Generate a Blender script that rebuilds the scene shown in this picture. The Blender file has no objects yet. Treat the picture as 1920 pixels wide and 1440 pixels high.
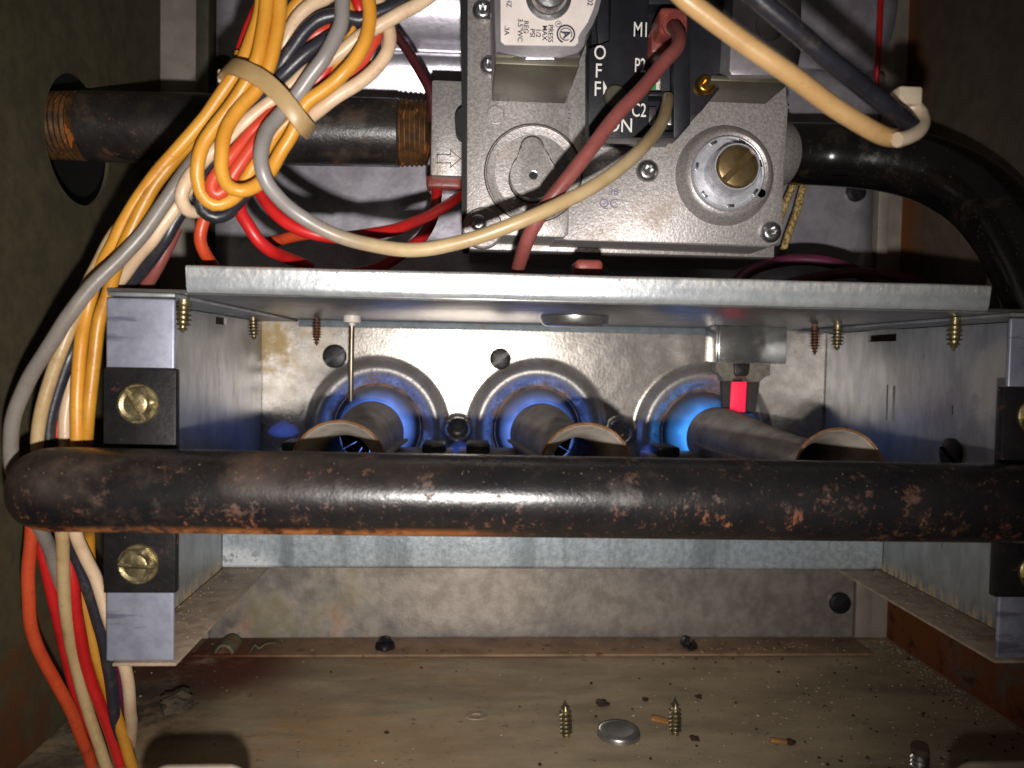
import bpy, bmesh, math, random
from mathutils import Vector, Matrix
import numpy as np

# ------------------------------------------------------------------ camera, world, lamp, exposure
S = 0.001                       # all lengths below are millimetres
scene = bpy.context.scene
col = scene.collection
FPX, W0, H0 = 1442.0, 1920, 1440
CZ = 138.0                      # lens height above the cabinet floor
yc = Vector((-0.0555, 0.0361, -1.0)).normalized()
xc = Vector((1.0, -0.019, 0.0)); xc = (xc - yc * xc.dot(yc)).normalized()
zc = xc.cross(yc)
A = Matrix((xc, yc, zc))        # camera -> world
cam_d = bpy.data.cameras.new('camera'); cam = bpy.data.objects.new('camera', cam_d); col.objects.link(cam)
cam.matrix_world = Matrix.Translation((0, 0, CZ * S)) @ A.to_4x4()
cam_d.sensor_width = 36; cam_d.lens = 36 * FPX / W0
cam_d.clip_start = 0.01; cam_d.clip_end = 20
cam_d.dof.use_dof = True; cam_d.dof.focus_distance = 0.262; cam_d.dof.aperture_fstop = 15
scene.camera = cam

world = bpy.data.worlds.new('World'); scene.world = world; world.use_nodes = True
world.node_tree.nodes['Background'].inputs[0].default_value = (1.0, 0.93, 0.85, 1)
world.node_tree.nodes['Background'].inputs[1].default_value = 0.045

ld = bpy.data.lights.new('phone_torch', 'SPOT'); lo = bpy.data.objects.new('phone_torch', ld); col.objects.link(lo)
lo.location = (0.002, 0.0, (CZ - 23) * S)
ld.energy = 4.0; ld.color = (1.0, 0.955, 0.915); ld.shadow_soft_size = 0.0026
ld.spot_size = math.radians(98); ld.spot_blend = 1.0
lo.rotation_euler = Vector((-0.05, 1.0, 0.06)).to_track_quat('-Z', 'Y').to_euler()

scene.view_settings.view_transform = 'Standard'; scene.view_settings.look = 'None'
scene.view_settings.gamma = 1.0; scene.view_settings.use_curve_mapping = False
scene.view_settings.exposure = 0.0
scene.render.engine = 'CYCLES'
scene.cycles.use_denoising = True
scene.cycles.max_bounces = 6; scene.cycles.volume_bounces = 0
scene.cycles.sample_clamp_indirect = 3.0

rng = random.Random(7)

def P(px, py, d):
    """the point of the place, in mm, that lies d mm ahead of the lens and is seen at pixel px, py"""
    v = A @ Vector(((px - W0 / 2) / FPX, -(py - H0 / 2) / FPX, -1.0))
    t = d / v.y
    return Vector((v.x * t, d, CZ + v.z * t))
def R(px0, py0, px1, py1, d):
    a, b, c, e = P(px0, py0, d), P(px1, py0, d), P(px0, py1, d), P(px1, py1, d)
    return (a.x + c.x) / 2, (b.x + e.x) / 2, (c.z + e.z) / 2, (a.z + b.z) / 2
def mm(px, d): return px * d / FPX

# ------------------------------------------------------------------ materials
def lin(c):
    return tuple((x / 12.92 if x <= 0.04045 else ((x + 0.055) / 1.055) ** 2.4) for x in [v / 255 for v in c]) + (1,)
class NT:
    def __init__(s, name):
        s.m = bpy.data.materials.new(name); s.m.use_nodes = True
        s.t = s.m.node_tree; s.b = s.t.nodes['Principled BSDF']
        s.co = s.t.nodes.new('ShaderNodeTexCoord')
    def n(s, typ): return s.t.nodes.new(typ)
    def l(s, a, b): s.t.links.new(a, b)
    def noise(s, scale, detail=4, rough=0.6, stretch=None, off=(0, 0, 0)):
        mp = s.n('ShaderNodeMapping'); mp.inputs['Scale'].default_value = stretch or (1, 1, 1); mp.inputs['Location'].default_value = off
        s.l(s.co.outputs['Object'], mp.inputs[0])
        t = s.n('ShaderNodeTexNoise'); t.inputs['Scale'].default_value = scale; t.inputs['Detail'].default_value = detail
        t.inputs['Roughness'].default_value = rough
        s.l(mp.outputs[0], t.inputs['Vector']); return t.outputs['Fac']
    def ramp(s, sock, lo, hi):
        r = s.n('ShaderNodeMapRange'); r.inputs['From Min'].default_value = lo; r.inputs['From Max'].default_value = hi
        r.interpolation_type = 'SMOOTHSTEP'
        s.l(sock, r.inputs['Value']); return r.outputs[0]
    def mix(s, fac, a, b):
        m = s.n('ShaderNodeMix'); m.data_type = 'RGBA'
        s.l(fac, m.inputs[0])
        for v, i in ((a, 6), (b, 7)):
            if hasattr(v, 'links'): s.l(v, m.inputs[i])
            else: m.inputs[i].default_value = v
        return m.outputs[2]
    def mixf(s, fac, a, b):
        m = s.n('ShaderNodeMix'); m.data_type = 'FLOAT'
        s.l(fac, m.inputs[0])
        for v, i in ((a, 2), (b, 3)):
            if hasattr(v, 'links'): s.l(v, m.inputs[i])
            else: m.inputs[i].default_value = v
        return m.outputs[0]
    def mul(s, a, b):
        m = s.n('ShaderNodeMath'); m.operation = 'MULTIPLY'
        for v, i in ((a, 0), (b, 1)):
            if hasattr(v, 'links'): s.l(v, m.inputs[i])
            else: m.inputs[i].default_value = v
        return m.outputs[0]
    def near(s, c, r0, r1, sc=(1, 1, 1)):
        """1 inside r0 mm of the point c, 0 outside r1"""
        mp = s.n('ShaderNodeVectorMath'); mp.operation = 'SUBTRACT'; mp.inputs[1].default_value = Vector(c) * S
        s.l(s.co.outputs['Object'], mp.inputs[0])
        m2 = s.n('ShaderNodeVectorMath'); m2.operation = 'MULTIPLY'; m2.inputs[1].default_value = sc
        s.l(mp.outputs[0], m2.inputs[0])
        le = s.n('ShaderNodeVectorMath'); le.operation = 'LENGTH'; s.l(m2.outputs[0], le.inputs[0])
        return s.ramp(le.outputs['Value'], r1 * S, r0 * S)
    def axis(s, i, lo, hi):
        sp = s.n('ShaderNodeSeparateXYZ'); s.l(s.co.outputs['Object'], sp.inputs[0])
        return s.ramp(sp.outputs[i], lo * S, hi * S)

def M(name, c1, c2=None, scale=150, rough=0.5, metal=0.0, layers=(), bump=None, coat=0, spec=0.5, rvar=0.0, c_rng=(0.35, 0.65), stretch=None, sss=0):
    """layers: dict(c, scale, lo, hi, stretch, rough, metal, masks=[callables])"""
    k = NT(name); b = k.b
    cs = lin(c1)
    if c2 is not None:
        cs = k.mix(k.ramp(k.noise(scale, 5, 0.65, stretch), *c_rng), lin(c1), lin(c2))
    rs, ms = rough, metal
    if rvar:
        rs = k.mixf(k.noise(scale * 1.7, 5, 0.7, stretch, (3, 1, 2)), rough - rvar, rough + rvar)
    for i, L in enumerate(layers):
        f = k.ramp(k.noise(L['scale'], L.get('detail', 6), L.get('nr', 0.65), L.get('stretch'), (i * 1.37 + 0.5, i * 0.71, i * 0.33)), L['lo'], L['hi'])
        for mk in L.get('masks', ()): f = k.mul(f, mk(k))
        if 'amt' in L: f = k.mul(f, L['amt'])
        cs = k.mix(f, cs, lin(L['c']))
        if 'rough' in L: rs = k.mixf(f, rs, L['rough'])
        if 'metal' in L: ms = k.mixf(f, ms, L['metal'])
    for sock, v in (('Base Color', cs), ('Roughness', rs), ('Metallic', ms)):
        if hasattr(v, 'links'): k.l(v, b.inputs[sock])
        else: b.inputs[sock].default_value = v
    b.inputs['Specular IOR Level'].default_value = spec
    if coat: b.inputs['Coat Weight'].default_value = coat; b.inputs['Coat Roughness'].default_value = 0.15
    if bump:
        hs = None
        for (sc, st, *rest) in bump:
            h = k.mul(k.noise(sc, 4, 0.6, rest[0] if rest else None), st)
            if hs is None: hs = h
            else:
                a = k.n('ShaderNodeMath'); a.operation = 'ADD'; k.l(hs, a.inputs[0]); k.l(h, a.inputs[1]); hs = a.outputs[0]
        bp = k.n('ShaderNodeBump'); bp.inputs['Strength'].default_value = 1.0; bp.inputs['Distance'].default_value = S
        k.l(hs, bp.inputs['Height']); k.l(bp.outputs[0], b.inputs['Normal'])
    return k.m

def emis(name, c, strength, base=(10, 10, 10)):
    k = NT(name); k.b.inputs['Base Color'].default_value = lin(base)
    k.b.inputs['Emission Color'].default_value = lin(c); k.b.inputs['Emission Strength'].default_value = strength
    return k.m
def flame_mat(name, c, strength, streaks=False):
    k = NT(name); k.t.nodes.remove(k.b)
    v = k.n('ShaderNodeVolumePrincipled'); v.inputs['Density'].default_value = 0.0
    v.inputs['Emission Color'].default_value = c; v.inputs['Emission Strength'].default_value = strength
    if streaks:
        k.l(k.mixf(k.ramp(k.noise(75, 2, 0.5, (1, .45, 1)), 0.28, 0.66), strength * 0.8, strength * 1.7), v.inputs['Emission Strength'])
    k.l(v.outputs[0], k.t.nodes['Material Output'].inputs['Volume'])
    return k.m

RUST = (120, 62, 26); DUST = (150, 125, 98)
m = {}
m['galv'] = M('galvanised_sheet', (170, 174, 180), (145, 149, 156), 260, 0.40, 0.72, rvar=0.08,
    layers=[dict(c=(178, 180, 182), scale=700, lo=0.55, hi=0.7, amt=0.5), dict(c=(110, 100, 85), scale=60, lo=0.58, hi=0.75, rough=0.7, metal=0.2, amt=0.55)],
    bump=[(900, 0.03), (60, 0.15)])
m['galv_side'] = M('galvanised_side_sheet', (160, 163, 164), (138, 140, 140), 120, 0.46, 0.62, rvar=0.08, stretch=(1, 1, 0.4),
    layers=[dict(c=(170, 165, 155), scale=90, lo=0.55, hi=0.72, stretch=(1, 1, .35), rough=0.6, amt=0.5),
            dict(c=(66, 64, 60), scale=420, lo=0.62, hi=0.72, stretch=(1, 1, .3), amt=0.55),
            dict(c=(206, 198, 186), scale=60, lo=0.36, hi=0.46, rough=0.75, metal=0.0, amt=0.4, nr=0.7, masks=[lambda k: k.near((175, 245, CZ - 6), 9, 19, (1, .8, 1))]),  # ragged paler patch on the right side panel
            dict(c=(176, 152, 112), scale=500, lo=0.40, hi=0.58, stretch=(1, 1, .3), rough=0.9, metal=0.0, masks=[lambda k: k.axis(2, CZ - 80, CZ - 87)])],
    bump=[(800, 0.03), (40, 0.2)])
m['flange'] = M('zinc_flange_sheet', (168, 170, 186), (150, 152, 168), 200, 0.42, 0.55, rvar=0.06,
    layers=[dict(c=(96, 95, 118), scale=75, lo=0.56, hi=0.66, stretch=(.35, 1, 2.2), rough=0.5, amt=0.75),
            dict(c=(120, 105, 90), scale=300, lo=0.66, hi=0.75, amt=0.6)], bump=[(700, 0.03), (30, 0.12)])
m['top_plate'] = M('top_plate_sheet', (166, 164, 160), (142, 140, 136), 160, 0.33, 0.85, rvar=0.06,
    layers=[dict(c=(120, 98, 76), scale=55, lo=0.55, hi=0.75, stretch=(.3, 1, 1), rough=0.55, metal=0.4, amt=0.5)], bump=[(600, 0.03, (.15, 1, 1)), (25, 0.15)])
m['rear_lip'] = M('dull_blue_zinc', (126, 134, 138), (108, 116, 120), 300, 0.6, 0.35, layers=[dict(c=(110, 92, 66), scale=160, lo=0.56, hi=0.7, metal=0, amt=0.7)], bump=[(600, 0.05)])
m['dusty'] = M('dusty_zinc_shelf', (160, 140, 120), (134, 116, 98), 160, 0.75, 0.1,
    layers=[dict(c=(170, 150, 120), scale=300, lo=0.56, hi=0.7, amt=0.6), dict(c=(66, 52, 40), scale=60, lo=0.55, hi=0.75, amt=0.7)], bump=[(900, 0.12), (200, 0.25)])
m['edge_rust'] = M('worn_sheet_edge', (205, 198, 186), (150, 128, 104), 420, 0.4, 0.6, c_rng=(0.42, 0.62), bump=[(700, 0.15)],
    layers=[dict(c=(140, 92, 50), scale=520, lo=0.58, hi=0.68, metal=0.0, rough=0.8)])
def hole_ring(k, cx, cz):
    return k.near((cx, 370, cz), 22.0, 28.5, (1, 0.0, 1))
m['wall'] = M('olive_cabinet_paint', (82, 77, 55), (70, 65, 47), 120, 0.75, 0.0, spec=0.3,
    layers=[dict(c=(112, 100, 74), scale=900, lo=0.66, hi=0.74, amt=0.5),
            dict(c=(92, 52, 28), scale=22, lo=0.40, hi=0.62, rough=0.9, masks=[lambda k: k.axis(2, 62, 18)]),
            dict(c=(104, 58, 26), scale=35, lo=0.5, hi=0.7, rough=0.9, amt=0.6, masks=[lambda k: k.axis(2, 130, 40)])],
    bump=[(900, 0.08), (60, 0.1)])
m['wall_r'] = M('brown_cabinet_paint', (104, 92, 79), (92, 80, 68), 120, 0.7, 0.0, spec=0.3,
    layers=[dict(c=(120, 72, 34), scale=30, lo=0.30, hi=0.55, rough=0.9, masks=[lambda k: k.axis(1, 345, 372)]),
            dict(c=(112, 62, 30), scale=40, lo=0.30, hi=0.50, rough=0.9, masks=[lambda k: k.axis(2, 62, 46)]),
            dict(c=(70, 36, 18), scale=130, lo=0.52, hi=0.7, rough=0.9, masks=[lambda k: k.axis(2, 62, 46)])],
    bump=[(900, 0.08), (60, 0.1)])
m['back'] = M('rear_sheet', (158, 148, 138), (140, 130, 120), 60, 0.6, 0.25, bump=[(700, 0.04)])
m['floor'] = M('dirty_floor_sheet', (178, 158, 128), (152, 134, 108), 40, 0.6, 0.2, rvar=0.12, stretch=(.5, 1, 1),
    layers=[dict(c=(164, 120, 70), scale=20, lo=0.42, hi=0.66, rough=0.75, metal=0.0, amt=0.65, masks=[lambda k: k.axis(0, 50, -70)]),
            dict(c=(140, 140, 116), scale=34, lo=0.60, hi=0.64, stretch=(.7, 1.6, 1), rough=0.7, metal=0.0, amt=0.45, masks=[lambda k: k.axis(0, 60, -10)]),
            dict(c=(186, 172, 148), scale=70, lo=0.56, hi=0.68, stretch=(.25, 1.6, 1), rough=0.8, metal=0, amt=0.2),
            dict(c=(120, 108, 90), scale=45, lo=0.5, hi=0.66, stretch=(.4, 1.4, 1), amt=0.5),
            dict(c=(84, 38, 16), scale=40, lo=0.30, hi=0.52, rough=0.9, metal=0.0, masks=[lambda k: k.near((-112, 340, 0), 18, 58)]),
            dict(c=(52, 44, 34), scale=50, lo=0.34, hi=0.6, rough=0.85, metal=0.0, masks=[lambda k: k.near((-140, 290, 0), 20, 60)]),
            dict(c=(168, 150, 126), scale=600, lo=0.60, hi=0.72, rough=0.9, metal=0.0, amt=0.45),
            dict(c=(60, 46, 32), scale=260, lo=0.60, hi=0.72, rough=0.9, metal=0.0, amt=0.55)],
    bump=[(500, 0.12), (40, 0.3), (1500, 0.05)])
m['lip'] = M('rusty_panel_lip', (150, 120, 92), (124, 98, 74), 70, 0.7, 0.1,
    layers=[dict(c=(70, 42, 26), scale=160, lo=0.56, hi=0.7, amt=0.8), dict(c=(84, 44, 20), scale=40, lo=0.3, hi=0.5, masks=[lambda k: k.axis(0, -60, -110)])], bump=[(500, 0.15)])
def pipe_metal(name, glossy=False, rust=1.0):
    return M(name, (30, 28, 30), (44, 39, 36), 90, 0.36 if not glossy else 0.22, 0.0, spec=0.6, rvar=0.06,
        layers=[dict(c=(74, 58, 46), scale=70, lo=0.52, hi=0.66, rough=0.7, amt=0.75 * rust),
                dict(c=(88, 50, 26), scale=120, lo=0.60, hi=0.66, rough=0.9, amt=0.9 * rust, nr=0.72),
                dict(c=(112, 62, 28), scale=330, lo=0.63, hi=0.69, rough=0.9, amt=0.7 * rust),
                dict(c=(130, 112, 80), scale=900, lo=0.66, hi=0.71, rough=0.9, amt=0.8 * rust)],
        bump=[(300, 0.12), (900, 0.1), (60, 0.2)])
MZ = P(960, 931, 202).z
m['manifold'] = M('rusty_black_pipe', (19, 18, 20), (27, 25, 25), 90, 0.26, 0.0, spec=0.6, rvar=0.06,
    layers=[dict(c=(50, 42, 37), scale=70, lo=0.54, hi=0.70, rough=0.55, amt=0.6, nr=0.75),
            dict(c=(74, 59, 48), scale=40, lo=0.38, hi=0.66, rough=0.75, amt=0.8, masks=[lambda k: k.axis(2, MZ - 3, MZ + 7), lambda k: k.axis(0, 10, -100)]),
            dict(c=(74, 45, 28), scale=100, lo=0.552, hi=0.645, rough=0.8, nr=0.82, amt=0.85),
            dict(c=(98, 54, 30), scale=420, lo=0.60, hi=0.66, rough=0.9, amt=0.8, nr=0.8, masks=[lambda k: k.axis(2, MZ + 7, MZ - 4)]),
            dict(c=(112, 60, 30), scale=110, lo=0.588, hi=0.635, rough=0.9, nr=0.9, stretch=(1.3, 1, .6), amt=0.9, masks=[lambda k: k.axis(2, MZ + 2, MZ - 5)]),
            dict(c=(166, 96, 36), scale=70, lo=0.38, hi=0.56, rough=0.9, nr=0.75, masks=[lambda k: k.axis(2, MZ - 6.5, MZ - 9.0), lambda k: k.axis(0, 20, -20)]),
            dict(c=(150, 134, 96), scale=1300, lo=0.655, hi=0.70, rough=0.9, amt=0.9, masks=[lambda k: k.axis(2, MZ + 1, MZ + 7)])],
    bump=[(330, 0.055), (1100, 0.06), (60, 0.15)])
m['pipe'] = pipe_metal('black_supply_pipe', rust=0.75)
m['gloss'] = M('glossy_black_pipe', (14, 13, 14), (20, 18, 17), 90, 0.2, 0.0, spec=0.6, rvar=0.05,
    layers=[dict(c=(84, 72, 60), scale=900, lo=0.63, hi=0.70, rough=0.8, amt=0.7), dict(c=(54, 46, 38), scale=70, lo=0.52, hi=0.72, rough=0.55, amt=0.6, nr=0.75)], bump=[(300, 0.05), (60, 0.15)])
m['thread'] = M('rusty_pipe_thread', (112, 76, 40), (70, 48, 30), 200, 0.6, 0.35,
    layers=[dict(c=(176, 98, 32), scale=160, lo=0.58, hi=0.64, rough=0.9, metal=0, stretch=(2, 1, .5))], bump=[(500, 0.3)])
m['cast'] = M('die_cast_alloy', (180, 174, 172), (152, 146, 143), 1100, 0.42, 0.5, rvar=0.12, c_rng=(0.38, 0.62),
    layers=[dict(c=(140, 116, 90), scale=55, lo=0.54, hi=0.74, rough=0.7, metal=0.2, amt=0.45),
            dict(c=(228, 221, 214), scale=1700, lo=0.62, hi=0.72, rough=0.3, amt=0.5),
            dict(c=(80, 66, 52), scale=240, lo=0.64, hi=0.74, rough=0.8, metal=0, amt=0.6)], bump=[(1200, 0.10), (500, 0.07)])
m['cast_s'] = M('smooth_alloy_bracket', (196, 190, 194), (172, 166, 170), 60, 0.36, 0.75, rvar=0.06, bump=[(700, 0.05)])
m['edge_shade'] = M('dark_edge_shade', (78, 66, 54), (56, 48, 40), 300, 0.9, 0.0)  # dark tone for drawn-in edge shade on the valve cover
m['dark_gap'] = M('black_shade_fill', (16, 15, 15), None, rough=0.7)  # plain black standing in for shade in gaps and holes
m['steel'] = M('bright_zinc_screw', (190, 190, 192), (160, 160, 160), 300, 0.28, 0.95, bump=[(400, 0.1)])
m['brass'] = M('yellow_brass', (176, 150, 108), (150, 124, 84), 200, 0.33, 0.9, bump=[(300, 0.06)])
m['gold_b'] = M('polished_brass_screw', (200, 150, 70), (170, 120, 50), 200, 0.25, 0.95)
m['gold'] = M('yellow_zinc_bolt', (160, 148, 112), (122, 110, 80), 260, 0.36, 0.85, layers=[dict(c=(78, 62, 42), scale=300, lo=0.54, hi=0.68, metal=0.2, rough=0.8, amt=0.8)], bump=[(500, 0.15)])
m['alum'] = M('turned_aluminium_collar', (226, 226, 232), (204, 204, 210), 500, 0.34, 0.6, bump=[(700, 0.05)])
m['blkscrew'] = M('black_oxide_screw', (34, 34, 36), (52, 50, 50), 300, 0.42, 0.5, bump=[(500, 0.15)])
m['blkplastic'] = M('black_plastic', (24, 24, 30), (30, 30, 36), 200, 0.42, 0.0, layers=[dict(c=(110, 100, 88), scale=1500, lo=0.68, hi=0.74, amt=0.5, rough=0.9)], bump=[(700, 0.05)])
m['blkpaint'] = M('worn_black_paint', (20, 18, 20), (30, 27, 27), 120, 0.5, 0.0, spec=0.22,
    layers=[dict(c=(90, 52, 36), scale=180, lo=0.63, hi=0.7, rough=0.9, amt=0.8), dict(c=(150, 140, 125), scale=900, lo=0.69, hi=0.73, rough=0.9, amt=0.8)], bump=[(500, 0.15), (60, 0.2)])
m['ink'] = M('white_ink', (225, 222, 215), None, rough=0.6)
m['dark_ink'] = M('navy_ink', (46, 44, 66), None, rough=0.6)
m['violet_ink'] = M('violet_stamp_ink', (124, 112, 140), None, rough=0.6)
m['paper'] = M('white_paper_label', (226, 216, 210), (216, 204, 196), 90, 0.55, 0.0)
m['green'] = M('green_label', (30, 140, 70), None, rough=0.5)
m['olive_steel'] = M('olive_plated_coil_frame', (104, 100, 84), (92, 88, 74), 90, 0.45, 0.6, bump=[(500, 0.04)])
def wire_mat(name, c, c2, dirt=(60, 44, 30), rough=0.38, d=0.45):
    return M(name, c, c2, 60, rough, 0.0, spec=0.45, rvar=0.06,
        layers=[dict(c=dirt, scale=800, lo=0.635, hi=0.71, rough=0.8, amt=0.65), dict(c=dirt, scale=110, lo=0.52, hi=0.76, rough=0.65, amt=d + 0.15, nr=0.75)], bump=[(160, 0.12), (900, 0.03)])
m['w_yellow'] = wire_mat('yellow_wire_jacket', (204, 145, 52), (192, 130, 40), (130, 80, 30), d=0.25)
m['w_yellow_old'] = wire_mat('aged_yellow_wire_jacket', (190, 134, 44), (172, 116, 34), (110, 80, 40))
m['w_white'] = wire_mat('cream_wire_jacket', (206, 180, 150), (194, 164, 132), (130, 92, 60), d=0.3)
m['w_cream'] = wire_mat('aged_cream_wire_jacket', (184, 160, 118), (168, 140, 98), (120, 90, 50))
m['w_grey'] = wire_mat('grey_wire_jacket', (128, 120, 112), (114, 106, 99), (80, 70, 60))
m['w_black'] = wire_mat('black_wire_jacket', (34, 34, 40), (42, 42, 50), (90, 80, 60), 0.35)
m['w_orange'] = wire_mat('orange_wire_jacket', (192, 74, 40), (176, 62, 32), (90, 30, 20), d=0.3)
m['w_redorange'] = wire_mat('orange_red_wire_jacket', (196, 70, 46), (182, 56, 36), (110, 30, 20), d=0.2)
m['w_red'] = wire_mat('red_wire_jacket', (184, 32, 31), (168, 24, 24), (110, 10, 14), d=0.2)
m['w_brown'] = wire_mat('reddish_brown_wire_jacket', (130, 72, 67), (114, 60, 55), (80, 40, 34), d=0.35)
m['w_darkbrown'] = wire_mat('maroon_wire_jacket', (78, 30, 36), (64, 24, 28), (40, 20, 16))
m['w_purple'] = wire_mat('purple_wire_jacket', (96, 36, 64), (82, 30, 54), (40, 20, 20))
m['w_near'] = wire_mat('tan_wire_jacket', (196, 158, 108), (182, 142, 92), (130, 90, 50), d=0.25)
m['cord'] = M('braided_tan_cord', (190, 164, 104), (120, 96, 54), 900, 0.85, 0.0, c_rng=(0.45, 0.55), stretch=(1, 1, .8), bump=[(900, 0.5)])
m['nylon'] = M('natural_nylon_tie', (164, 138, 96), (154, 126, 84), 60, 0.42, 0.0)
m['nylon'].node_tree.nodes['Principled BSDF'].inputs['Subsurface Weight'].default_value = 0.25
m['nylon'].node_tree.nodes['Principled BSDF'].inputs['Subsurface Radius'].default_value = (0.003, 0.002, 0.001)
m['clip'] = M('milky_plastic_clip', (206, 190, 165), (190, 170, 145), 120, 0.35, 0.0)
m['terminal'] = M('red_brown_terminal_sleeve', (136, 66, 58), (112, 52, 46), 150, 0.4, 0.0, layers=[dict(c=(190, 130, 110), scale=300, lo=0.6, hi=0.72, amt=0.5)], bump=[(400, 0.15)])
m['porcelain'] = M('white_porcelain', (222, 214, 204), (208, 196, 180), 200, 0.4, 0.0)
m['rod'] = M('heat_tinted_steel_rod', (150, 138, 120), (110, 96, 80), 60, 0.35, 0.85, stretch=(1, 1, 1))
m['burner'] = M('heat_stained_burner_steel', (184, 174, 162), (152, 142, 132), 110, 0.55, 0.35, rvar=0.08, layers=[dict(c=(90, 80, 74), scale=60, lo=0.5, hi=0.72, amt=0.5), dict(c=(140, 100, 66), scale=300, lo=0.62, hi=0.72, metal=0, amt=0.5)], bump=[(700, 0.12)])
m['rim'] = M('copper_tinted_burner_rim', (196, 150, 112), (160, 116, 80), 400, 0.4, 0.6, bump=[(900, 0.3)])
m['scorch'] = M('scorched_tan_rim', (150, 112, 78), (90, 64, 46), 160, 0.7, 0.2, bump=[(600, 0.3)])
m['tube'] = M('sooty_heat_exchanger_tube', (60, 54, 52), (44, 40, 40), 60, 0.6, 0.3)
m['chrome'] = M('bright_plated_bracket', (205, 205, 203), (185, 185, 183), 200, 0.17, 0.9, bump=[(40, 0.06)], layers=[dict(c=(90, 84, 74), scale=600, lo=0.62, hi=0.7, rough=0.6, amt=0.5)])
m['ceramic'] = M('grey_igniter_ceramic', (132, 124, 112), (108, 100, 90), 500, 0.8, 0.0, bump=[(800, 0.3)])
m['ceramic_d'] = M('sooty_igniter_prong', (62, 58, 56), (50, 46, 46), 400, 0.8, 0.0, bump=[(800, 0.2)])
m['glow'] = emis('glowing_igniter_element', (255, 40, 78), 1.05, (120, 10, 12))
m['flame'] = flame_mat('blue_gas_flame', (0.15, 0.30, 1.0, 1), 108.0, True)
m['flame_b'] = flame_mat('bright_blue_gas_flame', (0.06, 0.33, 1.0, 1), 78.0, True)
m['flame_c'] = flame_mat('pale_flame_core', (0.10, 0.50, 0.9, 1), 40.0)
m['flame_s'] = flame_mat('small_blue_gas_flame', (0.06, 0.14, 0.8, 1), 22.0)
m['chip'] = M('tan_wood_chip', (170, 120, 60), (140, 96, 46), 300, 0.8, 0.0, bump=[(600, 0.3)])
m['debris_d'] = M('dark_rust_flakes', (66, 44, 30), (40, 28, 20), 400, 0.9, 0.0)
m['debris_l'] = M('pale_grit', (176, 158, 130), (140, 120, 94), 400, 0.9, 0.0)
m['verdigris'] = M('corroded_green_bolt', (96, 104, 84), (110, 84, 52), 260, 0.7, 0.3, layers=[dict(c=(70, 130, 116), scale=300, lo=0.56, hi=0.66, metal=0)], bump=[(400, 0.4)])
m['tab'] = M('pale_door_lip', (150, 136, 118), (130, 116, 100), 120, 0.6, 0.2, bump=[(500, 0.06)])
m['darkrock'] = M('sooty_lump', (82, 68, 52), (56, 46, 36), 200, 0.9, 0.0, bump=[(300, 0.5)])

# ------------------------------------------------------------------ mesh helpers
def mesh_from(verts, faces, name='mesh', smooth=False):
    me = bpy.data.meshes.new(name)
    me.from_pydata([tuple(Vector(v) * S) for v in verts], [], faces); me.update()
    if smooth: me.shade_smooth()
    return me
def fix(me, smooth_angle=None):
    bm = bmesh.new(); bm.from_mesh(me); bmesh.ops.recalc_face_normals(bm, faces=bm.faces); bm.to_mesh(me); bm.free()
    if smooth_angle is not None:
        me.shade_smooth()
        me.set_sharp_from_angle(angle=math.radians(smooth_angle))
    return me
def obj(name, me, mat, parent=None, loc=None, rot=None, label=None, cat=None, group=None, kind=None):
    o = bpy.data.objects.new(name, me); col.objects.link(o)
    if mat is not None and me is not None and len(me.materials) == 0: me.materials.append(m[mat] if isinstance(mat, str) else mat)
    l = Vector(loc) * S if loc is not None else Vector((0, 0, 0))
    if parent is not None:
        o.parent = parent
        l = l - world_loc(parent)
    o.location = l
    if rot is not None: o.rotation_euler = rot
    if label: o['label'] = label
    if cat: o['category'] = cat
    if group: o['group'] = group
    if kind: o['kind'] = kind
    return o
def world_loc(o):
    v = Vector((0, 0, 0))
    while o is not None: v += o.location; o = o.parent
    return v
def thing(name, label, cat, loc=(0, 0, 0), group=None):
    o = bpy.data.objects.new(name, None); col.objects.link(o); o.location = Vector(loc) * S
    o.empty_display_size = 0.01
    o['label'] = label; o['category'] = cat
    if group: o['group'] = group
    return o
def bm_mesh(bm, smooth=None):
    me = bpy.data.meshes.new('mesh')
    bmesh.ops.recalc_face_normals(bm, faces=bm.faces)
    for v in bm.verts: v.co *= S
    bm.to_mesh(me); bm.free()
    if smooth is not None: me.shade_smooth(); me.set_sharp_from_angle(angle=math.radians(smooth))
    return me
def box(x0, x1, y0, y1, z0, z1, bev=0.0, seg=2):
    bm = bmesh.new()
    vs = [bm.verts.new((x, y, z)) for x in (x0, x1) for y in (y0, y1) for z in (z0, z1)]
    for f in ((0, 1, 3, 2), (4, 6, 7, 5), (0, 4, 5, 1), (2, 3, 7, 6), (0, 2, 6, 4), (1, 5, 7, 3)): bm.faces.new([vs[i] for i in f])
    if bev: bmesh.ops.bevel(bm, geom=bm.edges[:], offset=bev, segments=seg, affect='EDGES', profile=0.5)
    return bm_mesh(bm, 40 if bev else None)
def boxes(lst):
    bm = bmesh.new()
    for (x0, x1, y0, y1, z0, z1) in lst:
        vs = [bm.verts.new((x, y, z)) for x in (x0, x1) for y in (y0, y1) for z in (z0, z1)]
        for f in ((0, 1, 3, 2), (4, 6, 7, 5), (0, 4, 5, 1), (2, 3, 7, 6), (0, 2, 6, 4), (1, 5, 7, 3)): bm.faces.new([vs[i] for i in f])
    return bm_mesh(bm)
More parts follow.
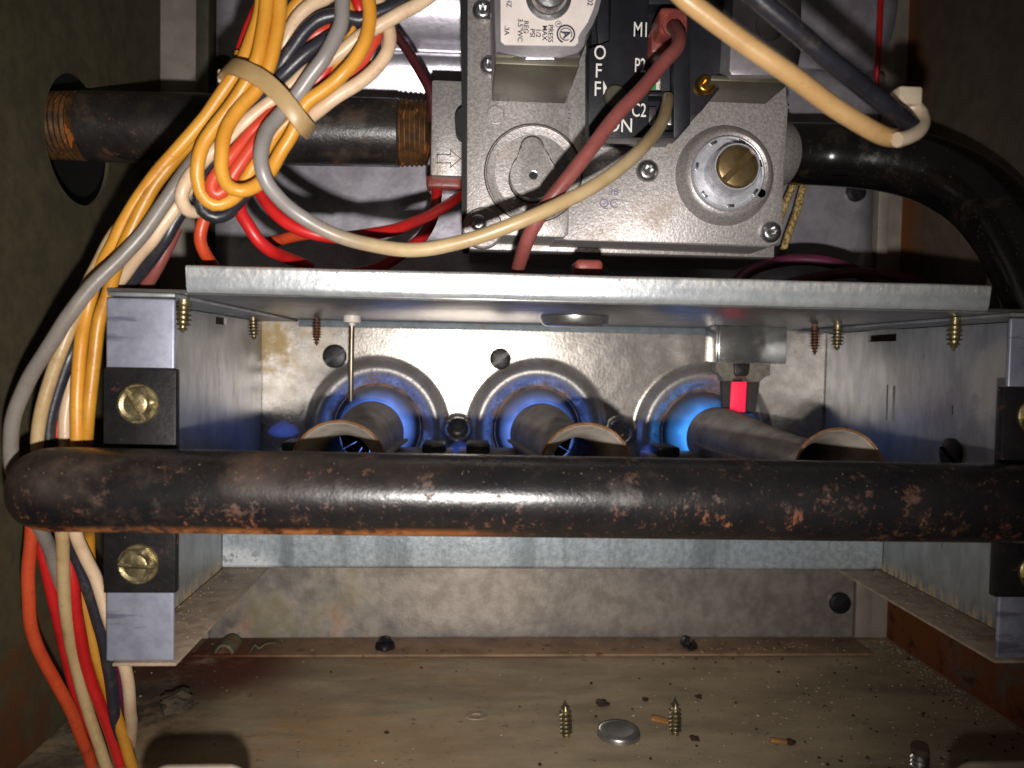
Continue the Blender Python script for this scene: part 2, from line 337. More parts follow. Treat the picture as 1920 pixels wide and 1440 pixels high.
def prism(pts, y0, y1, bev=0.0, smooth=35, seg=2):
    """outline pts (x,z) extruded from depth y0 (front) to y1; front edges rounded"""
    bm = bmesh.new()
    f = [bm.verts.new((x, y0, z)) for x, z in pts]; b = [bm.verts.new((x, y1, z)) for x, z in pts]
    ff = bm.faces.new(f); bm.faces.new(b[::-1]); n = len(pts)
    for i in range(n): bm.faces.new((f[i], b[i], b[(i + 1) % n], f[(i + 1) % n]))
    if bev:
        bmesh.ops.bevel(bm, geom=list(ff.edges), offset=bev, segments=seg, affect='EDGES', profile=0.5)
    return bm_mesh(bm, smooth)
def pxoutline(pts, d): return [(P(x, y, d).x, P(x, y, d).z) for x, y in pts]
def arc(cx, cz, r, a0, a1, n=16): return [(cx + r * math.cos(a0 + (a1 - a0) * i / n), cz + r * math.sin(a0 + (a1 - a0) * i / n)) for i in range(n + 1)]
def lathe(prof, axis='y', seg=32, smooth=35, closed=False):
    """prof: (r, t) along the axis; local origin; axis y: t goes away from the lens"""
    v, f = [], []
    for (r, t) in prof:
        for k in range(seg):
            a = 2 * math.pi * k / seg
            c, s_ = r * math.cos(a), r * math.sin(a)
            v.append({'y': (c, t, s_), 'z': (c, s_, t), 'x': (t, c, s_)}[axis])
    n = len(prof); rngn = n if closed else n - 1
    for i in range(rngn):
        j = (i + 1) % n
        for k in range(seg):
            k2 = (k + 1) % seg
            f.append((i * seg + k, i * seg + k2, j * seg + k2, j * seg + k))
    if not closed:
        if prof[0][0] > 1e-6: f.append(tuple(range(seg)))
        if prof[-1][0] > 1e-6: f.append(tuple((n - 1) * seg + k for k in range(seg))[::-1])
    me = mesh_from(v, f)
    bm = bmesh.new(); bm.from_mesh(me); bmesh.ops.remove_doubles(bm, verts=bm.verts, dist=1e-7); bmesh.ops.recalc_face_normals(bm, faces=bm.faces); bm.to_mesh(me); bm.free()
    me.shade_smooth(); me.set_sharp_from_angle(angle=math.radians(smooth))
    return me
def spline(pts, step=1.4):
    p = [Vector(q) for q in pts]
    p = [p[0] * 2 - p[1]] + p + [p[-1] * 2 - p[-2]]
    out = []
    for i in range(1, len(p) - 2):
        a, b, c, d = p[i - 1], p[i], p[i + 1], p[i + 2]
        t0 = 0; t1 = t0 + max((b - a).length, 1e-6) ** .5; t2 = t1 + max((c - b).length, 1e-6) ** .5; t3 = t2 + max((d - c).length, 1e-6) ** .5
        n = max(2, int((c - b).length / step))
        for k in range(n):
            t = t1 + (t2 - t1) * k / n
            A1 = a * ((t1 - t) / (t1 - t0)) + b * ((t - t0) / (t1 - t0)); A2 = b * ((t2 - t) / (t2 - t1)) + c * ((t - t1) / (t2 - t1)); A3 = c * ((t3 - t) / (t3 - t2)) + d * ((t - t2) / (t3 - t2))
            B1 = A1 * ((t2 - t) / (t2 - t0)) + A2 * ((t - t0) / (t2 - t0)); B2 = A2 * ((t3 - t) / (t3 - t1)) + A3 * ((t - t1) / (t3 - t1))
            out.append(B1 * ((t2 - t) / (t2 - t1)) + B2 * ((t - t1) / (t2 - t1)))
    out.append(p[-2]); return out
def tube(path, r, seg=14, rfun=None, attr=False):
    n = len(path); v, f, tt = [], [], []
    t = [(path[min(i + 1, n - 1)] - path[max(i - 1, 0)]).normalized() for i in range(n)]
    u = t[0].cross(Vector((0, 0, 1)));
    if u.length < 1e-3: u = t[0].cross(Vector((1, 0, 0)))
    u.normalize()
    for i in range(n):
        u = (u - t[i] * u.dot(t[i])).normalized(); w = t[i].cross(u)
        rr = r if rfun is None else rfun(i / (n - 1))
        for k in range(seg):
            a = 2 * math.pi * k / seg
            v.append(path[i] + u * (rr * math.cos(a)) + w * (rr * math.sin(a))); tt.append(i / (n - 1))
    for i in range(n - 1):
        for k in range(seg):
            k2 = (k + 1) % seg
            f.append((i * seg + k, i * seg + k2, (i + 1) * seg + k2, (i + 1) * seg + k))
    f.append(tuple(range(seg))[::-1]); f.append(tuple((n - 1) * seg + k for k in range(seg)))
    me = mesh_from(v, f); me.shade_smooth(); me.set_sharp_from_angle(angle=math.radians(50))
    if attr:
        at = me.attributes.new('along', 'FLOAT', 'POINT'); at.data.foreach_set('value', tt)
    return me
def ptube(pts, r, **kw):
    from mathutils import noise as mn
    p = spline([P(*q) for q in pts]); k = 37.0 * len(pts) + pts[0][0]
    p = [q + mn.noise_vector(q / 13.0 + Vector((k, 0, 0))) * 0.30 + mn.noise_vector(q / 5.0 + Vector((0, k, 0))) * 0.06 for q in p]   # old wire is never quite straight
    return tube(p, r, **kw)
def text_mesh(s, size, extrude=0.06, sx=1.0, bold=0.0):
    cu = bpy.data.curves.new('t', 'FONT'); cu.body = s; cu.size = size * S; cu.extrude = extrude * S; cu.align_x = 'CENTER'; cu.align_y = 'CENTER'
    cu.offset = bold * S; cu.resolution_u = 3
    o = bpy.data.objects.new('t', cu); col.objects.link(o)
    me = bpy.data.meshes.new_from_object(o.evaluated_get(bpy.context.evaluated_depsgraph_get()))
    bpy.data.objects.remove(o); bpy.data.curves.remove(cu)
    # into the x-z plane facing the lens, squeezed sideways by sx
    for v in me.vertices: v.co = Vector((v.co.x * sx, -v.co.z, v.co.y))
    me.materials.clear()
    return me
def letters(name, s, px, py, d, hpx, mat, parent, turn=0, sx=0.8, bold=0.0):
    me = text_mesh(s, mm(hpx, d) / 0.70, 0.05, sx, bold)
    q = P(px, py, d)
    return obj(name, me, mat, parent, loc=(q.x, d - 0.06, q.z), rot=(0, math.radians(turn), 0))
def sheet_holes(axis, pos, u0, u1, v0, v1, holes, th):
    """sheet with rectangular openings: axis 'x' -> plane x=pos spanned by (y,z)"""
    us = sorted({u0, u1} | {h[i] for h in holes for i in (0, 1)}); vs = sorted({v0, v1} | {h[i] for h in holes for i in (2, 3)})
    cells = []
    for a, b in zip(us, us[1:]):
        for c, d in zip(vs, vs[1:]):
            cu, cv = (a + b) / 2, (c + d) / 2
            if any(h[0] < cu < h[1] and h[2] < cv < h[3] for h in holes): continue
            cells.append((a, b, c, d))
    bm = bmesh.new(); cache = {}
    def V(u, v, s):
        k = (u, v, s)
        if k not in cache: cache[k] = bm.verts.new((pos + s * th, u, v) if axis == 'x' else (u, pos + s * th, v))
        return cache[k]
    edges = {}
    for (a, b, c, d) in cells:
        for s in (0, 1):
            q = [V(a, c, s), V(b, c, s), V(b, d, s), V(a, d, s)]
            bm.faces.new(q if s else q[::-1])
        for e in (((a, c), (b, c)), ((b, c), (b, d)), ((b, d), (a, d)), ((a, d), (a, c))):
            k = tuple(sorted(e)); edges[k] = edges.get(k, 0) + 1
    for (p, q), n in edges.items():
        if n == 1: bm.faces.new((V(*p, 0), V(*q, 0), V(*q, 1), V(*p, 1)))
    return bm_mesh(bm)

# shared screws (local: head faces the lens, shank goes away)
def slotted_round(r, h=1.6, slot=0.22):
    """round head with a screwdriver slot: a disc and two half domes"""
    bm = bmesh.new()
    def seg(side):
        g = r * slot / 2 + r * 0.06
        rows = []
        for (rr, t) in ((r, -0.1), (r, -h * .55), (r * .93, -h * .85), (r * .78, -h)):
            a0 = math.asin(min(1, g / rr)); ring = []
            for k in range(15):
                a = a0 + (math.pi - 2 * a0) * k / 14
                ring.append(bm.verts.new((rr * math.cos(a), t, side * rr * math.sin(a))))
            rows.append(ring)
        for i in range(3):
            for k in range(14): bm.faces.new((rows[i][k], rows[i][k + 1], rows[i + 1][k + 1], rows[i + 1][k]))
            bm.faces.new((rows[i][14], rows[i][0], rows[i + 1][0], rows[i + 1][14]))
        bm.faces.new(rows[3])
    seg(1); seg(-1)
    ring = [bm.verts.new((r * math.cos(2 * math.pi * k / 28), -h * .35, r * math.sin(2 * math.pi * k / 28))) for k in range(28)]
    bk = [bm.verts.new((r * math.cos(2 * math.pi * k / 28), 0.2, r * math.sin(2 * math.pi * k / 28))) for k in range(28)]
    bm.faces.new(ring)
    for k in range(28): bm.faces.new((ring[k], ring[(k + 1) % 28], bk[(k + 1) % 28], bk[k]))
    return bm_mesh(bm, 35)
def hex_slot_bolt(r):
    """hex washer head with a slot, halves of a hexagon on a washer"""
    bm = bmesh.new()
    def disc(rad, t0, t1, ch, n):
        a = [bm.verts.new((rad * math.cos(2 * math.pi * k / n), t0, rad * math.sin(2 * math.pi * k / n))) for k in range(n)]
        b = [bm.verts.new((rad * math.cos(2 * math.pi * k / n), t1 + ch, rad * math.sin(2 * math.pi * k / n))) for k in range(n)]
        c = [bm.verts.new(((rad - ch) * math.cos(2 * math.pi * k / n), t1, (rad - ch) * math.sin(2 * math.pi * k / n))) for k in range(n)]
        for k in range(n):
            j = (k + 1) % n
            bm.faces.new((a[k], a[j], b[j], b[k])); bm.faces.new((b[k], b[j], c[j], c[k]))
        bm.faces.new(c)
    disc(r, 0.1, -1.0, 0.3, 40)
    g = r * 0.11
    for side in (1, -1):
        hexr = r * 0.93
        rows = []
        for (k, t) in ((1, -1.0), (1, -2.3), (0.86, -2.9), (0.66, -2.6), (0.6, -2.75)):
            pts = []
            R_ = hexr * k
            # half of a hexagon above z = g
            hx = [(R_ * math.cos(math.radians(60 * i + 8)), R_ * math.sin(math.radians(60 * i + 8))) for i in range(6)]
            if k < 0.9: hx = [(R_ * .92 * math.cos(math.radians(12 * i)), R_ * .92 * math.sin(math.radians(12 * i))) for i in range(30)]
            full = []
            for i in range(64):
                a = 2 * math.pi * i / 64
                best = 1e9
                for j in range(len(hx)):
                    x1, z1 = hx[j]; x2, z2 = hx[(j + 1) % len(hx)]
                    den = math.cos(a) * (z2 - z1) - math.sin(a) * (x2 - x1)
                    if abs(den) < 1e-9: continue
                    tt = (x1 * (z2 - z1) - z1 * (x2 - x1)) / den
                    if tt > 0: best = min(best, tt)
                full.append((best * math.cos(a), best * math.sin(a)))
            half = [(x, max(z * side, g)) for x, z in full if z * side >= -1e-6]
            if side < 0: half = half[::-1]
            half = sorted(half, key=lambda q: math.atan2(q[1], q[0]))
            rows.append([bm.verts.new((x, t, side * z)) for x, z in half])
        nmin = min(len(q) for q in rows)
        rows = [q[:nmin] for q in rows]
        for i in range(len(rows) - 1):
            for kk in range(nmin - 1): bm.faces.new((rows[i][kk], rows[i][kk + 1], rows[i + 1][kk + 1], rows[i + 1][kk]))
            bm.faces.new((rows[i][-1], rows[i][0], rows[i + 1][0], rows[i + 1][-1]))
        bm.faces.new(rows[-1])
    return bm_mesh(bm, 30)
def torx_head(r):
    bm = bmesh.new(); n = 36
    def ring(rad, t, star=0.0):
        return [bm.verts.new(((rad + star * math.cos(6 * 2 * math.pi * k / n)) * math.cos(2 * math.pi * k / n), t, (rad + star * math.cos(6 * 2 * math.pi * k / n)) * math.sin(2 * math.pi * k / n))) for k in range(n)]
    rings = [ring(r, 0.2), ring(r, -0.8), ring(r * .93, -1.5), ring(r * .75, -2.1), ring(r * .58, -2.3), ring(r * .40, -2.3, r * .08), ring(r * .36, -0.9, r * .08)]
    for a, b in zip(rings, rings[1:]):
        for k in range(n): bm.faces.new((a[k], a[(k + 1) % n], b[(k + 1) % n], b[k]))
    bm.faces.new(rings[-1])
    return bm_mesh(bm, 35)
def point_screw(L, r, pitch):
    """threaded shank pointing down from z=0, tip at -L"""
    core = r * 0.62; prof = [(core, 1.0), (core, -0.4)]
    z = -0.5; n = int((L - 1.2) / pitch)
    taper0 = L * 0.58
    for i in range(n):
        z0 = -0.5 - i * pitch
        k = 1.0 if -z0 < taper0 else max(0.16, 1 - (-z0 - taper0) / (L - taper0))
        prof += [(core * k, z0), (core * k, z0 - pitch * .42), (r * k, z0 - pitch * .64), (r * k * .98, z0 - pitch * .72), (core * k, z0 - pitch * .94)]
    prof += [(core * .16, -L * .96), (0.0, -L)]
    return lathe(prof, 'z', 18, 25)

# ------------------------------------------------------------------ the setting
XWL, XWR, YB = -147.0, 213.0, 373.0
def wall_with_hole(x, y0, y1, z0, z1, hy, hz, hr):
    n = 48; v, f = [], []
    for k in range(n):
        a = 2 * math.pi * k / n
        v.append((x, hy + hr * math.cos(a), hz + hr * math.sin(a)))
    for k in range(n):
        a = 2 * math.pi * k / n; c, s = math.cos(a), math.sin(a)
        t = min(((y1 - hy) / c if c > 1e-6 else (y0 - hy) / c if c < -1e-6 else 1e9), ((z1 - hz) / s if s > 1e-6 else (z0 - hz) / s if s < -1e-6 else 1e9))
        v.append((x, hy + t * c, hz + t * s))
    for k in range(n):
        j = (k + 1) % n; f.append((k, j, n + j, n + k))
    cs = [(x, y1, z1), (x, y0, z1), (x, y0, z0), (x, y1, z0)]
    for (c, sy, sz) in ((cs[0], 1, 1), (cs[1], -1, 1), (cs[2], -1, -1), (cs[3], 1, -1)):
        for k in range(n):
            j = (k + 1) % n; p, q = v[n + k], v[n + j]
            if abs(p[1] - q[1]) > 1e-3 and abs(p[2] - q[2]) > 1e-3 and (c[1] - hy) * ((p[1] + q[1]) / 2 - hy) > 0 and (c[2] - hz) * ((p[2] + q[2]) / 2 - hz) > 0:
                v.append(c); f.append((n + k, n + j, len(v) - 1))
    me = mesh_from(v, f); return fix(me)
hq = P(170, 265, 298)
o = obj('wall_left', wall_with_hole(XWL, 60, YB, 0, 420, 298, hq.z, 23.5), 'wall', kind='structure')
sm = o.modifiers.new('thick', 'SOLIDIFY'); sm.thickness = 0.0012; sm.offset = 0
obj('hole_shade_backing', box(XWL - 26, XWL - 24, 60, YB, 0, 420), 'dark_gap', kind='structure')  # dark sheet added behind the pipe hole so it looks unlit
obj('wall_right', box(XWR, XWR + 1.5, 60, YB, 0, 420), 'wall_r', kind='structure')
obj('wall_back', box(XWL, XWR, YB, YB + 1.5, 0, 420), 'back', kind='structure')
obj('floor', box(XWL, XWR, 60, YB, -2, 0), 'floor', kind='structure')

# ---- panel with the three pressed openings
HX = (-41.0, 35.5, 115.0); HZ = [P(706, 803, 370).z, P(1007, 806, 370).z, P(1317, 812, 370).z]
HX = tuple(P(px, 806, 370).x for px in (708, 1007, 1317))
HR = 20.6
panel = thing('heat_exchanger_panel', 'galvanised rear panel with three pressed burner openings behind the flames', 'metal panel', (30, 370, 0))
def wide_ring(k): return ring_mask(k, 29.0, 33.5)
def ring_mask(k, r0=23.5, r1=28.5):
    tot = None
    for cx, cz in zip(HX, HZ):
        f = k.near((cx, 0, cz), r0, r1, (1, 0, 1))
        if tot is None: tot = f
        else:
            a = k.n('ShaderNodeMath'); a.operation = 'MAXIMUM'; k.l(tot, a.inputs[0]); k.l(f, a.inputs[1]); tot = a.outputs[0]
    return tot
m['panel'] = M('tarnished_galvanised_panel', (196, 188, 180), (168, 160, 152), 130, 0.27, 0.66, rvar=0.05,
    layers=[dict(c=(196, 188, 178), scale=800, lo=0.58, hi=0.7, amt=0.5),
            dict(c=(168, 140, 78), scale=45, lo=0.40, hi=0.58, amt=0.85, rough=0.6, metal=0.2, nr=0.7, masks=[lambda k: k.near((-94, 370, CZ + 8), 10, 34)]),
            dict(c=(128, 116, 70), scale=26, lo=0.40, hi=0.66, amt=0.75, rough=0.65, metal=0.15, masks=[lambda k: k.near((-95, 370, 24), 30, 78)]),
            dict(c=(150, 96, 44), scale=45, lo=0.52, hi=0.66, amt=0.7, rough=0.8, metal=0.0, masks=[lambda k: k.axis(2, 30, 4), lambda k: k.axis(0, 40, -60)]),
            dict(c=(110, 108, 108), scale=45, lo=0.5, hi=0.7, amt=0.4),
            dict(c=(70, 66, 66), scale=1500, lo=0.60, hi=0.66, amt=0.8, rough=0.7, masks=[lambda k: k.near((HX[0] + 30, 0, HZ[0] + 25), 30, 100, (1, 0, 1))]),
            dict(c=(150, 147, 145), scale=160, lo=0.25, hi=0.5, rough=0.46, metal=0.55, amt=0.8, masks=[wide_ring]),
            dict(c=(58, 54, 54), scale=620, lo=0.56, hi=0.63, rough=0.8, metal=0.1, amt=0.75, nr=0.75, masks=[wide_ring]),
            dict(c=(96, 94, 98), scale=200, lo=0.30, hi=0.6, rough=0.5, metal=0.5, amt=0.85, masks=[ring_mask]),
            dict(c=(40, 36, 38), scale=700, lo=0.58, hi=0.64, rough=0.8, metal=0.0, amt=0.8, masks=[ring_mask]),
            dict(c=(128, 92, 56), scale=90, lo=0.52, hi=0.62, rough=0.8, metal=0.0, amt=0.8, masks=[ring_mask])],
    bump=[(700, 0.08), (40, 0.2)])
def panel_mesh():
    x0, x1, z0, z1 = -122.0, P(1602, 1130, 370).x, 0.8, CZ + 40
    nx, nz = 300, 176
    xs = np.linspace(x0, x1, nx); zs = np.linspace(z0, z1, nz); cell = xs[1] - xs[0]
    X, Z = np.meshgrid(xs, zs); Y = np.full_like(X, 370.0)
    cut = np.zeros_like(X, bool)
    for cx, cz in zip(HX, HZ):
        r = np.hypot(X - cx, Z - cz); ang = np.arctan2(Z - cz, X - cx)
        inner = r < HR
        snap = (np.abs(r - HR) < cell * 0.75)
        X = np.where(snap, cx + HR * np.cos(ang), X); Z = np.where(snap, cz + HR * np.sin(ang), Z)
        cut |= (r < HR - cell * 0.75)
        r = np.hypot(X - cx, Z - cz)
        t = np.clip((34.6 - r) / 5.8, 0, 1); up = t * t * (3 - 2 * t)
        t2 = np.clip((28.0 - r) / 7.4, 0, 1); dn = t2 * t2 * (3 - 2 * t2)
        Y = np.where(r < 34.8, np.minimum(Y, 370 - 4.4 * up + 3.4 * dn), Y)
        Y = np.where((r < 28), 370 - 4.4 * up + 3.4 * dn, Y)
    for cx, cz in [((HX[0] + HX[1]) / 2, (HZ[0] + HZ[1]) / 2), ((HX[1] + HX[2]) / 2, (HZ[1] + HZ[2]) / 2)]:   # crossover dimples
        r = np.hypot(X - cx, Z - cz)
        Y = np.where(r < 7.5, Y - 1.6 * np.exp(-((r - 5.6) / 1.1) ** 2) + 3.0 * np.clip((4.8 - r) / 1.5, 0, 1), Y)
    for cx, cz in ((50, CZ - 100), (-40, CZ - 112), (120, CZ - 95)):
        Y = Y + 0.25 * np.exp(-((X - cx) ** 2 + (Z - cz) ** 2) / 900)
    v = np.stack([X, Y, Z], -1).reshape(-1, 3); f = []
    for j in range(nz - 1):
        for i in range(nx - 1):
            if cut[j, i] or cut[j, i + 1] or cut[j + 1, i] or cut[j + 1, i + 1]: continue
            f.append((j * nx + i, j * nx + i + 1, (j + 1) * nx + i + 1, (j + 1) * nx + i))
    me = bpy.data.meshes.new('panel'); me.from_pydata((v * S).tolist(), [], f); me.shade_smooth()
    bm = bmesh.new(); bm.from_mesh(me); bmesh.ops.delete(bm, geom=[q for q in bm.verts if not q.link_faces], context='VERTS'); bm.to_mesh(me); bm.free()
    return me
o = obj('pressed_sheet', panel_mesh(), 'panel', panel)
sm = o.modifiers.new('thick', 'SOLIDIFY'); sm.thickness = 0.0008; sm.offset = -1
obj('bottom_lip', box(-122, P(1635, 1235, 350).x, 348, 369.2, 0.3, 1.6, 0.5), 'lip', panel)
obj('edge_strip', box(P(1604, 1130, 371).x, P(1634, 1130, 371).x, 370.2, 372.5, 1, CZ - 30, 0.3), 'back', panel)
for cx, cz in zip(HX, HZ):
    obj('scorched_rim', lathe([(HR - 0.3, 368.9), (HR + 0.2, 368.4), (HR + 0.9, 368.8), (HR + 0.6, 370.6), (HR - 0.3, 370.6)], 'y', 56, 50, closed=True), 'scorch', panel, loc=(cx, 0, cz))
scr_dark = slotted_round(5.0, 2.2, 0.26)
def dark_screw(px, py, d, rpx, turn, parent, yrot=None):
    q = P(px, py, d); o = obj('screw', scr_dark, 'blkscrew', parent, loc=(q.x, d, q.z), rot=(0, math.radians(turn), 0)); k = mm(rpx, d) / 5.0; o.scale = (k, 1, k); return o
dark_screw(628, 668, 369.6, 22, -34, panel); dark_screw(938, 673, 369.6, 20, -40, panel); dark_screw(1574, 1130, 369.6, 21, -40, panel)
hexs = hex_slot_bolt(4.6)
for px, py, tn in ((722, 1212, 20), (1290, 1213, 70)):
    q = P(px, py, 356); obj('lip_screw', hexs, 'blkscrew', panel, loc=(q.x, 356, 2.0), rot=(math.radians(-62), 0, math.radians(tn)))
for i in range(3):
    prof = [(HR + 0.3, -2.2), (HR + 0.3, 4), (HR - 0.2, 8), (HR - 0.2, 95), (0.0, 96)]
    me = lathe(prof, 'y', 40); me.flip_normals() if hasattr(me, 'flip_normals') else None
    obj('heat_tube', me, 'tube', panel, loc=(HX[i], 371.5, HZ[i]))

# ---- plate behind the valve
UP = 352.0
uplate = thing('rear_plate', 'bright galvanised plate with a rounded ridge behind the gas valve', 'metal plate', (20, UP, CZ + 40))
prof = [(556, 352), (480, 352), (218, 352), (200, 351.4), (165, 348.6), (138, 346.0), (122, 345.6), (112, 348), (106, 351), (98, 350.5), (84, 346.5), (66, 343), (46, 340), (24, 338), (0, 337), (-60, 336.5)]
xa, xb = P(405, 300, UP).x, P(1640, 300, UP).x
pz = [(P(900, py, 352).z, dd) for py, dd in prof]
sp = spline([Vector((0, dd, z)) for z, dd in pz], 2.0)
xr0 = P(520, 60, UP).x
v, f = [], []
nx = 40
for i in range(nx + 1):
    x = xa + (xb - xa) * i / nx
    w = 1.0 if x > xr0 else max(0.0, 1 - (xr0 - x) / 8.0)
    for q in sp: v.append((x, 352 + (q.y - 352) * w, q.z))
ns = len(sp)
for i in range(nx):
    for k in range(ns - 1): f.append((i * ns + k, i * ns + k + 1, (i + 1) * ns + k + 1, (i + 1) * ns + k))
m['uplate'] = M('bright_galvanised_plate', (210, 206, 216), (184, 180, 190), 110, 0.33, 0.66, rvar=0.07,
    layers=[dict(c=(205, 200, 205), scale=500, lo=0.56, hi=0.7, amt=0.5), dict(c=(120, 108, 96), scale=50, lo=0.55, hi=0.72, rough=0.6, metal=0.3, amt=0.5)], bump=[(500, 0.05), (50, 0.2)])
me = fix(mesh_from(v, f), 60)
o = obj('ridged_sheet', me, 'uplate', uplate); sm = o.modifiers.new('thick', 'SOLIDIFY'); sm.thickness = 0.0008; sm.offset = 0
x0, x1, z0, z1 = R(372, -60, 396, 556, 358); obj('edge_channel', box(x0, x1, 354, 372, z0, z1, 0.6), 'olive_steel', uplate)
x0, x1, z0, z1 = R(1644, -60, 1664, 556, 358); obj('edge_channel', box(x0, x1, 354, 372, z0, z1, 0.6), 'back', uplate)
dark_screw(420, 122, UP - 0.6, 17, 20, uplate); dark_screw(1604, 360, UP - 0.6, 19, 60, uplate)

# ------------------------------------------------------------------ burner box
XL, XR, YF, ZT, ZB = -98.8, 175.4, 218.0, CZ + 15.8, CZ - 87.0
bb = thing('burner_box', 'open galvanised steel burner box with front flanges around the three burners', 'burner box', (34, 290, ZB))
holesL = [(303, 316, CZ + 10.6, CZ + 13.4), (300.6, 301.8, CZ - 20.5, CZ - 6.6), (306.4, 307.6, CZ - 20.5, CZ - 6.6)]
obj('side_panel', sheet_holes('x', XL, YF, 369, ZB, ZT - 1.5, holesL, 1.0), 'galv_side', bb)
holesR = [(308, 330, CZ + 9.6, CZ + 12.6), (312.4, 313.8, CZ - 23.5, CZ - 8.5), (307.2, 309.0, CZ - 24.0, CZ - 8.8), (269, 271, CZ - 18, CZ - 14.5)]
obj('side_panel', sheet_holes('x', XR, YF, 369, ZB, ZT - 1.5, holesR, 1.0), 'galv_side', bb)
obj('front_flange', box(XL - 0.6, XL + 17.8, YF - 1.4, YF, ZB + 0.4, ZT - 1.6, 0.6, 3), 'flange', bb)
obj('front_flange', box(XR - 17.8, XR + 0.6, YF - 1.4, YF, ZB + 0.4, ZT - 1.6, 0.6, 3), 'flange', bb)
obj('bottom_flange', box(XL + 1.2, XL + 18.6, YF - 1.6, 334, ZB - 1, ZB, 0.3), 'dusty', bb)
obj('bottom_flange', box(XR - 18.6, XR - 0.2, YF - 1.6, 334, ZB - 1, ZB, 0.3), 'dusty', bb)
obj('top_flange', box(XL, XL + 18, YF - 2, 368, ZT - 1.2, ZT - 0.1, 0.3), 'galv_side', bb)
obj('top_flange', box(XR - 18, XR, YF - 2, 368, ZT - 1.2, ZT - 0.1, 0.3), 'galv_side', bb)
tp = obj('top_plate', box(XL - 0.5, XR + 0.5, YF - 1.2, 367, ZT, ZT + 1.0, 0.25), 'top_plate', bb)
# the plate's upturned front lip, folded with a real radius
xa, xb = P(350, 530, 216).x, P(1855, 540, 216).x
pr = [(216.9, ZT + 7.6), (216.4, ZT + 7.4), (216.0, ZT + 7.0), (215.98, ZT + 6.6), (215.92, ZT + 3.0), (215.9, ZT + 2.4)] + [(218.0 - 2.1 * math.cos(a), ZT + 1.95 - 2.1 * math.sin(a)) for a in [math.radians(t) for t in (10, 30, 50, 70, 88)]] + [(219.5, ZT - 0.15), (219.5, ZT + 0.5), (217.2, ZT + 2.4), (217.0, ZT + 7.4)]
def extrude_x(pr, xa, xb, wob=0.0, n=60):
    v, f = [], []
    for i in range(n + 1):
        x = xa + (xb - xa) * i / n; dz = wob * (math.sin(i * .37) + math.sin(i * .91 + 1) * .6)
        for y, z in pr: v.append((x, y, z + dz))
    k = len(pr)
    for i in range(n):
        for j in range(k): f.append((i * k + j, i * k + (j + 1) % k, (i + 1) * k + (j + 1) % k, (i + 1) * k + j))
    f.append(tuple(range(k))); f.append(tuple(n * k + j for j in range(k)))
    return fix(mesh_from(v, f), 50)
pr = [(y - max(0, z - ZT - 1.0) * 0.155, z) for y, z in pr]
m['lipf'] = M('worn_lip_painted_highlight', (206, 210, 212), (186, 191, 195), 300, 0.28, 0.66, rvar=0.05,
    layers=[dict(c=(232, 230, 226), scale=900, lo=0.40, hi=0.66, stretch=(1, 1, .25), masks=[lambda k: k.axis(2, ZT + 4.0, ZT + 5.0)], rough=0.3, amt=0.9),  # blown highlight of the upper half laid in as a whitish layer
            dict(c=(130, 98, 64), scale=800, lo=0.57, hi=0.66, rough=0.9, metal=0, masks=[lambda k: k.axis(2, ZT + 4.6, ZT + 7.2)]),
            dict(c=(120, 108, 92), scale=50, lo=0.56, hi=0.75, rough=0.6, metal=0.3, amt=0.5)], bump=[(500, 0.1), (60, 0.15)])
obj('front_lip', extrude_x(pr, xa, xb, 0.04), 'lipf', bb)
obj('rear_lip', box(P(560, 600, 366).x, P(1335, 610, 366).x, 365.2, 366.2, ZT - 3.4, ZT - 0.1, 0.25), 'rear_lip', bb)
q = P(1078, 580, 292)
obj('pressed_dimple', lathe([(13.0, 0), (12.7, -2.4), (12.0, -3.2), (10.5, -3.7), (0, -3.8)], 'z', 48, 50), 'top_plate', bb, loc=(q.x, 292, ZT - 0.05))
# lower front plate of the tray
YL = 312.0
zt_ = CZ - 52
pr = [(YL, zt_), (YL, ZB + 1.6)] + [(YL + 1.6 - 1.6 * math.cos(a), ZB + 1.6 - 1.6 * math.sin(a)) for a in [math.radians(t) for t in (20, 45, 70, 90)]] + [(362, ZB), (362, ZB + 1), (YL + 1.8, ZB + 1.0), (YL + 1, ZB + 2), (YL + 1, zt_)]
m['tray'] = M('spangled_zinc_tray', (196, 206, 212), (164, 174, 182), 420, 0.36, 0.62, rvar=0.1,
    layers=[dict(c=(196, 202, 206), scale=1200, lo=0.55, hi=0.68, amt=0.6), dict(c=(110, 118, 124), scale=40, lo=0.48, hi=0.64, stretch=(1.4, 1, .15), amt=0.55), dict(c=(204, 204, 202), scale=110, lo=0.40, hi=0.46, rough=0.8, metal=0.0, amt=0.5, nr=0.7, masks=[lambda k: k.near((XL + 4, 312, ZB - 1), 6.0, 12, (.5, 0, 1))])], bump=[(900, 0.06), (50, 0.1, (1, 1, .2))])
obj('tray_front', extrude_x(pr, XL + 1.3, XR - 0.3, 0.0, 8), 'tray', bb)
# paler patches on the sheets; the tray's corner patch is thin lime scale
def blob(cx, cz, rx, rz, seed, n=26):
    r_ = random.Random(seed); ph = [r_.uniform(0, 6.28) for _ in range(5)]
    return [(cx + rx * (1 + .16 * math.sin(2 * a + ph[0]) + .1 * math.sin(5 * a + ph[1]) + .06 * math.sin(9 * a + ph[2])) * math.cos(a), cz + rz * (1 + .16 * math.sin(3 * a + ph[3]) + .1 * math.sin(4 * a + ph[4])) * math.sin(a)) for a in [2 * math.pi * k / n for k in range(n)]]
